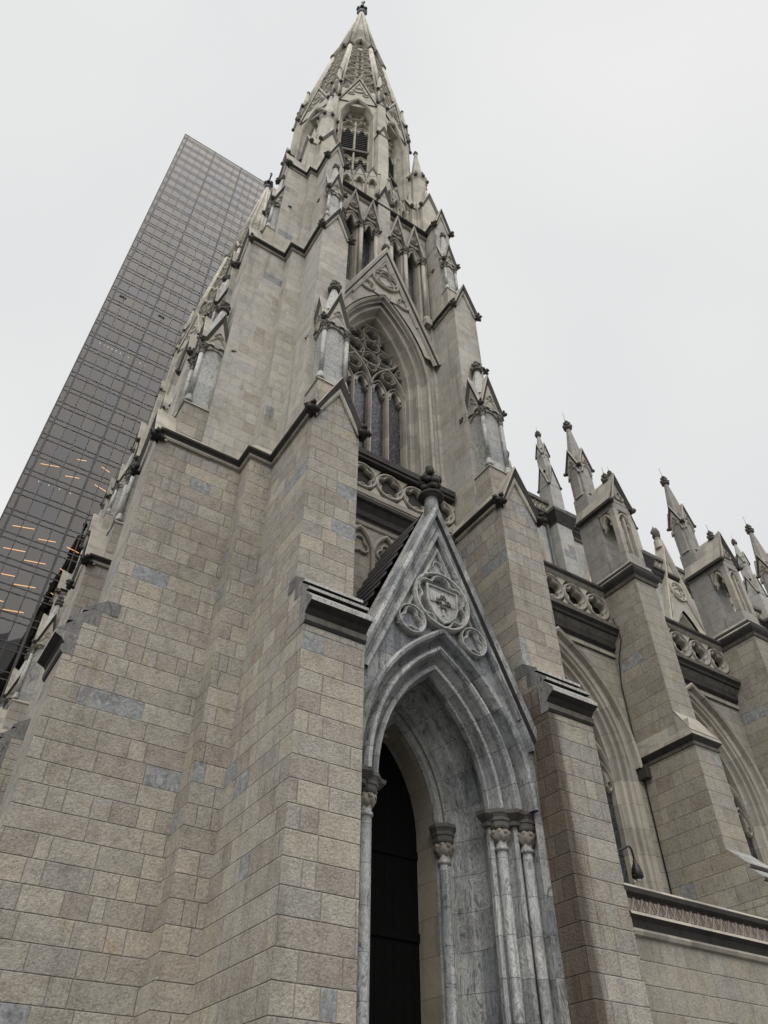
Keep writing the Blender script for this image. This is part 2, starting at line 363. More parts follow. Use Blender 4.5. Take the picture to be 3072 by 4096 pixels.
def plate(mb, F, L, Rr, path, z0, z1, n, mat, holes=()):
    """flat face between outlines L(z), Rr(z), with an arched opening following path (left foot -> apex -> right foot)"""
    k = max(range(len(path)), key=lambda i: path[i][1]); left = path[:k+1]; right = path[k:][::-1]
    def xat(pl, z):
        for (x0, y0), (x1, y1) in zip(pl, pl[1:]):
            if y0-1e-6 <= z <= y1+1e-6 and y1 > y0: return x0+(x1-x0)*(z-y0)/(y1-y0)
        return pl[0][0] if z < pl[0][1] else pl[-1][0]
    za = path[k][1]; zs = sorted({z0, z1, za, *[p[1] for p in left if z0 < p[1] < z1], *[z0+(z1-z0)*i/12 for i in range(1, 12)]})
    for a, b in zip(zs, zs[1:]):
        if b-a < 1e-5: continue
        if b <= za+1e-6 and b > path[0][1]+1e-6:
            for f_, pl, sg in ((L, left, 1), (Rr, right, -1)):
                xa, xb, oa, ob = xat(pl, max(a, path[0][1])), xat(pl, b), f_(a), f_(b)
                if sg*(xa-oa) < 1e-4 and sg*(xb-ob) < 1e-4: continue
                oa = min(oa*sg, xa*sg)*sg; ob = min(ob*sg, xb*sg)*sg
                mb.face([F(oa, a, n), F(xa, a, n), F(xb, b, n), F(ob, b, n)], mat)
        else:
            q = [F(L(a), a, n), F(Rr(a), a, n), F(Rr(b), b, n), F(L(b), b, n)]
            if abs(L(b)-Rr(b)) < 1e-4: q = q[:3]
            mb.face(q, mat)
def gablet(mb, F, cx, w, zf, za, n0, n1, t=.18, mat='trim', fill='granite', o=.12, under='soot'):
    """gable: solid triangle back to n0 plus a raking coping that overhangs by o"""
    mb.prism(F, [(cx-w, zf), (cx+w, zf), (cx, za-t*.6)], n0, n1, fill)
    s_ = (za-zf)/w; e = t*.6; L = sqrt(1+s_*s_)
    p = [(cx-w-e/ max(.6, s_)*.8, zf-e*.8), (cx, za), (cx+w+e/max(.6, s_)*.8, zf-e*.8)]
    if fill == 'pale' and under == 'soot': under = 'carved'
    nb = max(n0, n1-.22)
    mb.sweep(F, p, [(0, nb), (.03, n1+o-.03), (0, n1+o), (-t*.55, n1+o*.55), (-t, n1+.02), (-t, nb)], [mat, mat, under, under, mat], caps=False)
    pr_ = [(cx-w-.02, zf), (cx, za-.02), (cx+w+.02, zf)]; mb.grid([[F(q[0], q[1], n0) for q in pr_], [F(q[0], q[1], nb+.01) for q in pr_]], mat)
def string(mb, path, z0, h, o, top='trim', under='soot', low='trim'):
    """string course: weathered top, hollow painted dark for soot and shade, pale roll below; path has the outside on its left"""
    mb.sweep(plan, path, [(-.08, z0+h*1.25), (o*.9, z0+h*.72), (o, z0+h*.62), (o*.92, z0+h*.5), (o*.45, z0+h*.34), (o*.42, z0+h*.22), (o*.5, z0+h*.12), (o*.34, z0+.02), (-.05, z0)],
             [top, top, under, under, under, low, low, low], caps=False)
def column(mb, x, y, z0, z1, r, mat='marble2', cap='carved', ch=.5, base=True, seg=12):
    if base: mb.lathe(x, y, [(r*1.75, z0), (r*1.75, z0+.14), (r*1.5, z0+.16), (r*1.62, z0+.21), (r*1.5, z0+.26), (r*1.12, z0+.28), (r*1.3, z0+.33), (r*1.02, z0+.38)], mat, seg)
    mb.lathe(x, y, [(r, z0+(.3 if base else 0)), (r, z1-ch)], mat, seg)
    mb.lathe(x, y, [(r*1.0, z1-ch-.02), (r*1.22, z1-ch), (r*1.22, z1-ch+.04), (r*1.02, z1-ch+.06), (r*1.1, z1-ch*.6), (r*1.6, z1-ch*.25), (r*1.9, z1-ch*.16)], cap, seg)
    for k in range(2):
        for j in range(6):
            a = 2*pi*(j+.5*k)/6; q = r*(1.35+.35*k)
            mb.knob((x+q*cos(a), y+q*sin(a), z1-ch*(.5-.22*k)), r*.42, cap, seg=6, rg=4, a=.2)
    mb.lathe(x, y, [(r*1.75, z1-ch*.16), (r*2.1, z1-ch*.12), (r*2.1, z1-.03), (r*1.9, z1)], cap, 8, smooth=False, rot=pi/8)
def leaf(mb, c, r, mat, n=8):
    mb.knob(c, r*.72, mat, seg=10, rg=7, a=.2)
    for i in range(n):
        a = 2*pi*i/n+c[2]; h_ = (.55, -.35, .1)[i % 3]
        mb.knob((c[0]+r*.72*cos(a), c[1]+r*.72*sin(a), c[2]+h_*r), r*.42, mat, seg=7, rg=5, a=.45, ph=a)
def finial(mb, x, y, z, r, mat='carved', h=1.0, collar=True):
    if collar: mb.lathe(x, y, [(r*.55, z-.05), (r*.95, z), (r*.95, z+.06*h), (r*.5, z+.12*h)], mat, 8, smooth=False)
    mb.lathe(x, y, [(r*.42, z), (r*.36, z+r*1.3*h), (r*.5, z+r*2*h)], mat, 8)
    for k in range(2):
        for j in range(4):
            a = pi/2*j+pi/4; q = r*(.62-.2*k)
            mb.knob((x+q*cos(a), y+q*sin(a), z+r*(.85+1.0*k)*h), r*(.46-.08*k), mat, seg=8, rg=6, a=.3)
    mb.knob((x, y, z+r*2.35*h), r*.38, mat, sz=1.3, seg=8, rg=6)
def pyramid(mb, x, y, r0_, z0, r1_, z1, k, mat, rot=0.):
    mb.grid([[(x+r*cos(2*pi*j/k+rot), y+r*sin(2*pi*j/k+rot), z) for j in range(k)] for r, z in ((r0_, z0), (r1_, z1))], mat, closed=True, caps=True)
def aedicule(mb, cx, cy, h, zb, z0, z1, za, zs, ped='granite', body='marble2', open_faces=(0, 90, 180, 270), spire=8, fin=.26, colr=.085):
    """gabled pinnacle: pedestal, cusped blind niches between corner colonnettes, four gablets, octagonal spirelet, leaf finial"""
    mb.box(cx-h, cx+h, cy-h, cy+h, zb, z0-.14, ped); 
    mb.lathe(cx, cy, [((h+.04)*sqrt(2), z0-.14), ((h+.02)*sqrt(2), z0-.06), ((h-.06)*sqrt(2), z0+.02)], 'trim', 4, smooth=False, rot=pi/4)
    b = h-.16; mb.box(cx-b, cx+b, cy-b, cy+b, z0-.02, z1+.3, body)
    q = h-.11
    for sx in (-1, 1):
        for sy in (-1, 1): column(mb, cx+sx*q, cy+sy*q, z0, z1, colr, body)
    for t in open_faces:
        F = fr(t, cx, cy); wv = h-.02
        mb.prism(F, [(-wv+.06, z1+.02), (wv-.06, z1+.02), (0, za-.2)], b-.02, b+.05, 'trim')
        gablet(mb, F, 0, wv, z1+.12, za, .1, h-.06, .13, fill='trim', o=.1)
        mb.bar(F, arch(0, q-.06, z1-.12, (z1-z0)*.26), .1, b-.02, h-.02, 'trim')
        mb.bar(F, foil(0, z1+(za-z1)*.36, h*.3, 3), .05, h-.1, h+.0, 'trim', closed=True)
        for sg in (-1, 1):   # cusps of the blind arch
            mb.prism(F, [(sg*(q-.1), z1-.18), (sg*(q-.34), z1+.02), (sg*(q-.18), z1+.2)], b-.02, h-.08, 'trim')
    zb2 = z1+(za-z1)*.55
    pyramid(mb, cx, cy, h*.86, zb2, .11, zs, spire, body, rot=pi/8)
    for sx in (-1, 1):
        for sy in (-1, 1): leaf(mb, (cx+sx*(h+.02), cy+sy*(h+.02), z1+.16), .13, 'carved', 6)
    finial(mb, cx, cy, zs, fin)

def copy_tree(o, parent=None, mat4=None, label=None):
    c = o.copy(); COL.objects.link(c)
    if parent is not None: c.parent = parent
    if mat4 is not None: c.matrix_basis = mat4 @ o.matrix_basis
    if label: c['label'] = label
    elif 'label' in c: del c['label']
    for ch in o.children:
        d = ch.copy(); COL.objects.link(d); d.parent = c
    return c

# ------------------------------------------------------------------ the setting
def sheet(name, x0, x1, y0, y1, z, colr, ns):
    b = MB(); M[name] = plain('wet_'+name, colr, .55, ns=ns); b.face([(x0, y0, z), (x1, y0, z), (x1, y1, z), (x0, y1, z)], name)
    return struct(b.build(name, recalc=False))
sheet('road', -900, 900, -900, 900, GZ-.14, (.045, .045, .047), .8)
kb = MB(); M['pavement'] = plain('pale_concrete_pavement', (.11, .108, .104), .45, ns=1.1)
kb.box(-17, 95, -24, 45, GZ-.3, GZ, 'pavement'); struct(kb.build('pavement'))

# ------------------------------------------------------------------ cathedral
CATH = thing('cathedral', (0, 0, GZ), 'grey stone gothic cathedral with two traceried spires and rows of pinnacles', 'cathedral')
TOW = []                        # parts of one tower, copied for the second
def part(mb, name, sub=None, label=None):
    """sub = parent part (then name is one of its sub-parts)"""
    o = mb.build(name)
    o.location = (0, 0, 0)
    if sub is not None: o.parent = sub
    else: o.parent = CATH; o.location = (0, 0, -GZ); TOW.append(o)
    if label: o['label'] = label
    return o

def bay_foot():
    b = MB(); b.box(-2.75, 2.75, -4.9, -3.4, GZ, 9.25, 'granite'); return b
# --- one corner: stepped masonry of the angle between two buttresses, all stages
def corner_shell():
    b = MB()
    for z0, z1, s, xi, mat in ((GZ, 17.3, 4.98, 2.6, 'granite'), (17.3, 31.0, 4.72, 2.7, 'ashlar'), (31.0, 40.5, 4.31, 2.8, 'ashlar')):
        b.box(-s, -xi, -s, -xi, z0, z1, mat)
    return b
def corner_string(z, h, o, s, xo, f, s1):
    b = MB(); string(b, [(-xo, -f-.02), (-xo, -s), (-s, -s), (-s, -xo), (-f-.02, -xo)], z, h, o)
    if s1:      # weathered slope that carries the stage back to the next
        b.grid([[(-s-.06, -2.6, z+h), (-s-.06, -s-.06, z+h), (-2.6, -s-.06, z+h)], [(-s1, -2.6, z+h+.5), (-s1, -s1, z+h+.5), (-2.6, -s1, z+h+.5)]], 'trim')
    return b
def corner_pinnacle():
    b = MB(); c = 3.47
    h = 1.0
    b.box(-c-.7, -c+.7, -c-.7, -c+.7, 40.4, 45.6, 'pale')
    for t in (0, 90, 180, 270):
        F = fr(t, -c, -c); b.fbox(F, -.58, .58, 40.4, 44.75, .2, 1.02, 'pale'); gablet(b, F, 0, .62, 44.75, 46.9, .2, 1.02, .15, fill='pale', o=.14)
        pyramid(b, -c+.95*sin(rad(t))*.8, -c-.95*cos(rad(t))*.8, .34, 45.8, .03, 48.4, 4, 'pale', rot=pi/4)
        [b.knob(F(q*.7, 44.7, 1.08), .13, 'carved', seg=8, rg=6) for q in (-1, 1)]
    b.lathe(-c, -c, [(.9, 45), (.66, 46.6), (.62, 47.4), (.56, 50.1), (.66, 50.35), (.7, 50.55), (.5, 50.7)], 'pale', 8, smooth=False, rot=pi/8)
    for j in range(8):
        a = pi/4*j; b.knob((-c+.66*cos(a), -c+.66*sin(a), 50.45), .13, 'carved', seg=8, rg=5)
        F = fr(45*j, -c, -c); gablet(b, F, 0, .22, 50.5, 51.1, .1, .6, .07, fill='pale', o=.05)
    pyramid(b, -c, -c, .5, 50.6, .09, 55.4, 8, 'pale', rot=pi/8)
    finial(b, -c, -c, 55.4, .17)
    return b

def buttress(sgn, stain=False, low=True):
    """one buttress of the south face at x = sgn*(xi..xo), all three stages"""
    X = lambda a, b_: (min(sgn*a, sgn*b_), max(sgn*a, sgn*b_))
    b = MB(); mt = 'stained' if stain else 'granite'
    x0, x1 = X(2.7, 4.24)
    if low: b.box(x0, x1, -8.23, -4.9, GZ, 9.3, mt); b.box(x0, x1, -7.62, -4.9, 9.3, 17.0, mt if stain else 'granite')
    if low: b.box(x0-.14, x1+.14, -8.4, -4.9, GZ, GZ+1.0, mt)
    x0, x1 = X(2.85, 4.1); b.box(x0, x1, -6.33, -4.6, 17.0, 30.9, 'ashlar')
    x0, x1 = X(2.95, 3.92); b.box(x0, x1, -5.4, -4.2, 30.9, 40.5, 'ashlar')
    o = part(b, 'buttress')
    x0, x1 = X(2.7, 4.24)
    w = MB()   # triple weathering above the first stage
    pl = [(-7.5, 9.3), (-8.26, 9.3), (-8.3, 9.36), (-8.32, 9.48), (-8.26, 9.54), (-8.36, 9.66), (-8.5, 9.72), (-8.54, 9.74), (-8.54, 9.84), (-8.22, 10.17), (-8.36, 10.14), (-8.36, 10.22), (-7.96, 10.56), (-8.1, 10.52), (-8.1, 10.6), (-7.6, 10.98), (-7.5, 10.98)]
    A = [(x0-.008, y, z) for y, z in pl]; B = [(x1+.008, y, z) for y, z in pl]
    mats = ['soot', 'soot', 'carved', 'soot', 'soot', 'soot', 'soot', 'marble2', 'marble2', 'soot', 'marble2', 'marble2', 'soot', 'marble2', 'marble2', 'marble2', 'marble2']  # lap undersides painted dark as shade; the lower cyma is sooty
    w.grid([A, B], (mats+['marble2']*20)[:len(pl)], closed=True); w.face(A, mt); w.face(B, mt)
    bl = [(-8.02, 9.3)]+pl[1:15]+[(-7.6, 10.98), (-7.28, 10.98), (-7.28, 10.6), (-7.66, 10.6), (-7.66, 10.2), (-8.02, 10.2)]
    for x in (x0-.013, x1+.013): w.face([(x, y, z) for y, z in bl], 'bluestone')
    if low: part(w, 'weathering', o)
    for zf, za, xa, xb, f, back, t, mat in ((17.0, 19.0, 2.7, 4.24, 7.62, 6.0, .22, 'granite'), (30.9, 33.1, 2.85, 4.1, 6.33, 5.0, .2, 'ashlar'), (40.5, 42.9, 2.95, 3.92, 5.4, 3.6, .18, 'ashlar')):
        if zf < 20 and not low: continue
        g = MB(); cx = sgn*(xa+xb)/2; hw = (xb-xa)/2
        gablet(g, fr(0), cx, hw+.06, zf, za, back, f, t, fill=mat, o=.2)
        s_ = (za-zf)/(hw+.06)
        g.bar(fr(0), [(cx-hw, zf-.12), (cx, za-.55), (cx+hw, zf-.12)], .15, f, f+.1, 'trim')
        for q in (-1, 1): leaf(g, (cx+q*(hw+.1), -f-.1, zf+.0), .22 if zf < 20 else .18, 'carved' if zf > 20 else 'soot')
        # eaves along the two sides
        part(g, 'gablet', o)
        e = MB(); xq = sgn*xa
        pth = [(xq, -4.7), (xq, -f-.02)] if sgn > 0 else [(xq, -f-.02), (xq, -4.7)]
        pth = pth if sgn < 0 else pth
        if sgn > 0: e_p = [(xq, -4.7), (xq, -f-.02)]; string(e, e_p[::-1][::-1], zf-.02, .48, -.18)
        else: string(e, [(xq, -4.7), (xq, -f-.02)][::1], zf-.02, .48, .18) if False else string(e, [(xq, -f-.02), (xq, -4.7)], zf-.02, .48, -.18)
        part(e, 'string_course', o)
    p = MB(); aedicule(p, sgn*3.45, -6.62, .55, 17.6, 19.45, 22.7, 24.95, 25.85)
    if low: part(p, 'pinnacle', o)
    p = MB(); aedicule(p, sgn*3.42, -5.42, .43, 31.2, 33.4, 36.0, 38.2, 39.6, ped='ashlar', fin=.2, colr=.07); part(p, 'pinnacle', o)
    return o

# --- porch
def porch():
    F = fr(0); b = MB()
    ap = arch(0, 1.6, 6.9, 3.1, None, 14)
    gz = lambda z: 2.72*(15.2-z)/(15.2-9.0) if z > 9.0 else 2.72
    outer = arch(0, 2.46, 6.9, 3.98, GZ, 14)
    plate(b, F, lambda z: -gz(z), lambda z: gz(z), outer, GZ, 15.15, 7.5, 'marble')
    for s in (-1, 1): b.face([(s*2.72, -7.5, GZ), (s*2.72, -4.9, GZ), (s*2.72, -4.9, 9.2), (s*2.72, -7.5, 9.2)], 'marble')
    o = part(b, 'porch')
    a = MB()    # the moulded orders of the great arch
    pr = [(.9, 7.5), (.89, 7.64), (.83, 7.7), (.76, 7.66), (.73, 7.52), (.71, 7.3), (.64, 7.2), (.56, 7.24), (.54, 7.4), (.5, 7.5), (.43, 7.52), (.38, 7.45), (.37, 7.3), (.32, 7.1), (.25, 7.04), (.2, 7.08), (.19, 7.2), (.14, 7.27), (.08, 7.24), (.06, 7.08), (.03, 6.96), (0, 6.92), (0, 6.78)]
    mm = ['marble']*len(pr)
    for i in (4, 5, 6): mm[i] = 'marble'
    a.sweep(F, ap, pr, mm, caps=False)
    part(a, 'archivolt', o)
    j = MB()    # splayed jambs below the springing, one fluted run each side
    for s in (-1, 1):
        pl = [(2.66, 7.5), (2.6, 7.4), (2.58, 7.2), (2.52, 7.08), (2.4, 7.02), (2.28, 7.04), (2.24, 7.14), (2.16, 7.2), (2.08, 7.16), (2.06, 7.04), (1.98, 6.92), (1.86, 6.86), (1.74, 6.86), (1.68, 6.9), (1.6, 6.86), (1.6, 6.76)]
        j.grid([[(s*x, -y, GZ) for x, y in pl], [(s*x, -y, 6.8) for x, y in pl]], 'marble')
        q = MB(); ip = [(s*x, -y) for x, y in ((2.56, 7.2), (2.46, 7.12), (2.1, 7.2), (1.86, 6.92), (1.6, 6.84), (1.58, 6.72))]
        if s < 0: ip = ip[::-1]
        q.sweep(plan, ip, [(-.05, 6.62), (.1, 6.64), (.12, 6.7), (.08, 6.74), (.2, 6.82), (.26, 6.86), (.28, 6.94), (.2, 6.99), (-.05, 7.0)], 'capstone', caps=False); part(q, 'impost', o)
    part(j, 'jamb', o)
    v = MB()    # vaulted passage between the outer arch and the door arch, one sweep
    path = arch(0, 1.6, 6.9, 3.1, GZ, 14)
    v.sweep(F, path, [(0, 6.8), (.1, 6.72), (.12, 6.66), (.19, 6.5), (.21, 6.4), (.18, 6.2), (.1, 6.0), (.06, 5.96), (-.02, 5.8), (-.12, 5.68)], 'marble', caps=False)
    v.sweep(F, path, [(-.12, 5.68), (-.15, 5.6), (-.22, 5.63), (-.27, 5.57), (-.25, 5.48), (-.34, 5.42), (-.4, 5.46), (-.44, 5.38), (-.44, 5.3)], 'marble2', caps=False)
    v.sweep(F, path, [(-.44, 5.3), (-.5, 4.6)], 'cream', caps=False)
    part(v, 'passage_vault', o)
    for s in (-1, 1):
        for x, y, z1, r in ((1.83, 6.98, 6.9, .12), (2.42, 7.16, 6.9, .125), (1.27, 5.54, 6.9, .125)):
            c = MB()
            c.lathe(s*x, -y, [(r*1.9, GZ), (r*1.9, GZ+.5), (r*1.3, GZ+.62), (r, GZ+.7), (r, z1-.78)], 'marble', 14)
            c.lathe(s*x, -y, [(r, z1-.82), (r*1.35, z1-.8), (r*1.35, z1-.74), (r*1.05, z1-.72), (r*1.1, z1-.55)], 'marble2', 14)
            c.knob((s*x, -y, z1-.47), r*1.85, 'carvedpale', sz=.85, k=6, a=.16, seg=22, rg=10)
            for q in range(8): c.knob((s*x+r*1.6*cos(q*pi/4), -y+r*1.6*sin(q*pi/4), z1-.42), r*.5, 'carvedpale', seg=6, rg=5)
            R8 = lambda k_, z: (r*k_, z)
            c.lathe(s*x, -y, [R8(1.8, z1-.34), R8(2.0, z1-.3), R8(2.05, z1-.2), R8(2.3, z1-.18), R8(2.35, z1-.13), R8(2.2, z1-.11), R8(2.5, z1-.05), R8(2.75, z1-.02), R8(2.8, z1+.05), R8(2.5, z1+.08)], 'capstone', 8, smooth=False, rot=pi/8)
            part(c, 'column', o)
    k = MB()    # raking coping with roll, and the apex shaft with its leaf finial
    pth = [(-2.98, 8.62), (0, 15.62), (2.98, 8.62)]
    k.sweep(F, pth, [(-.05, 7.05), (.02, 7.1), (.06, 7.2), (.02, 7.34), (.0, 7.5), (-.04, 7.7), (-.12, 7.76), (-.22, 7.7), (-.26, 7.6), (-.36, 7.56), (-.42, 7.6), (-.48, 7.5)],
            ['slate', 'marble2', 'marble2', 'marble', 'marble', 'marble', 'marble', 'soot', 'marble', 'marble', 'marble'], caps=False)
    k.bar(F, [(-2.3, 9.2), (0, 14.3), (2.3, 9.2)], .14, 7.48, 7.7, 'marble'); k.bar(F, [(-1.35, 10.75), (0, 13.75), (1.35, 10.75)], .1, 7.48, 7.62, 'marble2')
    part(k, 'coping', o)
    fi = MB(); fi.lathe(0, -7.45, [(.25, 15.0), (.21, 15.7), (.2, 15.84)], 'marble2', 14); fi.lathe(0, -7.45, [(.2, 15.84), (.38, 15.88), (.4, 15.96), (.36, 16.0), (.18, 16.02), (.15, 16.3), (.2, 16.5)], 'soot', 14)
    for z_, r_, n_ in ((16.38, .3, 8), (16.62, .34, 9), (16.86, .22, 6)): leaf(fi, (0, -7.45, z_), r_, 'soot', n_)
    fi.lathe(0, -7.45, [(.12, 16.85), (.09, 17.05), (.14, 17.12), (.13, 17.26), (.06, 17.3)], 'soot', 8); part(fi, 'finial', o)
    t = MB()    # tympanum carving: big foiled roundel, two small ones, a trefoil in the peak
    foilring(t, F, 0, 11.93, .86, 6, 7.48, 7.74, 'marble2', w=.12, cusp=.1)
    for s in (-1, 1): foilring(t, F, s*.98, 11.02, .4, 3, 7.48, 7.7, 'marble2', w=.09, cusp=.09)
    t.bar(F, [(-.45, 12.75), (0, 13.75), (.45, 12.75)], .09, 7.48, 7.58, 'marble2'); t.bar(F, foil(0, 13.05, .3, 3), .06, 7.48, 7.58, 'marble2', closed=True)
    part(t, 'tympanum_tracery', o)
    sh = MB()   # shield with a floriated cross
    pts = [(-.48, 12.3), (.48, 12.3), (.48, 11.8), (.38, 11.52), (.2, 11.33), (0, 11.22), (-.2, 11.33), (-.38, 11.52), (-.48, 11.8)]
    sh.prism(F, pts, 7.48, 7.68, 'marble2'); sh.bar(F, pts, .06, 7.66, 7.73, 'marble2', closed=True)
    sh.fbox(F, -.03, .03, 11.45, 12.18, 7.67, 7.72, 'marble2'); sh.fbox(F, -.4, .4, 11.83, 11.89, 7.67, 7.715, 'marble2')
    for x, z in ((0, 12.0), (0, 11.72), (-.15, 11.86), (.15, 11.86)):
        for q in range(5): sh.knob((x+.055*cos(q*1.257), -7.72, z+.055*sin(q*1.257)), .045, 'carved', seg=6, rg=4)
    for s in (-1, 1):
        for dz in (-.1, .1): sh.fbox(F, s*.12-.012, s*.12+.012, 11.86+dz-.09, 11.86+dz+.09, 7.67, 7.71, 'marble2')
        for q in (-1, 1): sh.fbox(F, min(s*.26, s*.4), max(s*.26, s*.4), 11.86+q*.05-.012, 11.86+q*.05+.012, 7.67, 7.71, 'marble2')
    part(sh, 'shield', o)
    rf = MB()   # stepped stone roof: long laps running back to the tower wall
    n = 15
    for s in (-1, 1):
        pl = []
        for i in range(n):
            x0 = 2.86*(1-i/n); x1 = 2.86*(1-(i+1)/n); z0 = 9.3+6.35*i/n; z1 = 9.3+6.35*(i+1)/n
            pl += [(s*(x0+.05), z0-.03), (s*(x0+.05), z0+.07), (s*x1, z1)]
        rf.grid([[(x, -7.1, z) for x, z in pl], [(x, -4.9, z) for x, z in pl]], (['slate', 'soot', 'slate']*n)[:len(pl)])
    part(rf, 'roof', o)
    d = MB()    # great door: boarded oak with rails
    d.box(-1.3, 1.3, -4.66, -4.56, GZ, 9.2, 'wood')
    for i in range(9): d.box(-1.1+i*.25, -1.06+i*.25, -4.67, -4.65, GZ, 8.8, 'wood')
    for z in (.6, 2.6, 4.6, 6.4): d.box(-1.1, 1.1, -4.71, -4.65, z, z+.18, 'wood')
    part(d, 'door', o)
    return o
M['capstone'] = trim('dark_carved_abacus', (.13, .125, .115), (.03, .03, .028), .6, sc=4, joints=False, streak=.2)
M['carvedpale'] = trim('pale_carved_capital', (.30, .28, .235), (.04, .038, .034), .7, sc=9, bump=.6, joints=False, streak=.1)

# --- bay between two buttresses, lower half: cusped wall arcade, cornice and pierced parapet
def parapet_bay():
    F = fr(0); b = MB()
    b.face([(-2.75, -4.9, 9.25), (2.75, -4.9, 9.25), (2.75, -4.9, 17.4), (-2.75, -4.9, 17.4)], 'aisle')
    o = part(b, 'bay_wall')
    t = MB()
    for i in range(6):
        x = -2.5+i*1.0; t.bar(F, [(x, 12.6), (x, 15.2)], .14, 4.9, 5.05, 'trim')
    for i in range(5):
        x = -2.0+i*1.0; t.bar(F, arch(x, .5, 15.2, .95), .14, 4.9, 5.05, 'trim'); t.bar(F, foil(x, 15.42, .36, 3), .07, 4.9, 5.0, 'trim', closed=True)
    part(t, 'blind_arcade', o)
    c = MB(); 
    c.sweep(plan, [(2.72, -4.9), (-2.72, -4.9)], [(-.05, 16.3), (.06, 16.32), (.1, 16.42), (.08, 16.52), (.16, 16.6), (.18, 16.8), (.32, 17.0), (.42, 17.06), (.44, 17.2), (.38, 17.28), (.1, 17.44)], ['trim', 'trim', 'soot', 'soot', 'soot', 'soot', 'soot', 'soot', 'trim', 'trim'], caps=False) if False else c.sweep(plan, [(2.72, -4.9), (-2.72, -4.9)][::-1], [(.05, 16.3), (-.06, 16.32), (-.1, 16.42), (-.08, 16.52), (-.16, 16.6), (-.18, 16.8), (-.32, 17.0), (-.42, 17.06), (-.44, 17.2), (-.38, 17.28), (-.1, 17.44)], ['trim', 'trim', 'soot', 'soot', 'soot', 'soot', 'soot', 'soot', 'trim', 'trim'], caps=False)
    part(c, 'cornice', o)
    p = MB()
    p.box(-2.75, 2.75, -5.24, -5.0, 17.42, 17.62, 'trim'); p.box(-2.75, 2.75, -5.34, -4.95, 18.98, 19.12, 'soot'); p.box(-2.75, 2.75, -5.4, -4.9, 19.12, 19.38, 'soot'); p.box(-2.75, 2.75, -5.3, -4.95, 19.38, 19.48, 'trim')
    p.face([(-2.75, -5.0, 17.6), (2.75, -5.0, 17.6), (2.75, -5.0, 19.0), (-2.75, -5.0, 19.0)], 'soot')  # dark backing sheet: shade of the pierced rings put into colour
    for i in range(5): foilring(p, F, -2.2+1.1*i, 18.3, .53, 5, 5.02, 5.24, 'trim', w=.11, cusp=.1)
    for i in range(6):
        x = -2.75+1.1*i
        for z, s in ((18.9, 1), (17.72, -1)): p.prism(F, [(x-.22, z), (x+.22, z), (x, z-.32*s)], 5.02, 5.16, 'trim')
    part(p, 'balustrade', o)
    return o

def light_tracery(mb, F, x, hw, zs, h, n0, n1, mat='trim', w=.08):
    """trefoil-cusped head of one light"""
    mb.bar(F, arch(x, hw, zs, h), w, n0, n1, mat)
    for s in (-1, 1):
        mb.bar(F, [(x+s*hw*.98, zs+.02), (x+s*hw*.72, zs-.12), (x+s*hw*.5, zs+.02), (x+s*hw*.46, zs+h*.3), (x+s*hw*.3, zs+h*.62), (x, zs+h*.8)], w*.75, n0, n1-.05, mat)
    mb.prism(F, [(x-hw, zs+h*.3), (x-hw*.5, zs+.15), (x-hw*.35, zs+h*.62), (x-hw*.6, zs+h*.6)], n0, n1-.08, mat)
    mb.prism(F, [(x+hw, zs+h*.3), (x+hw*.5, zs+.15), (x+hw*.35, zs+h*.62), (x+hw*.6, zs+h*.6)], n0, n1-.08, mat)

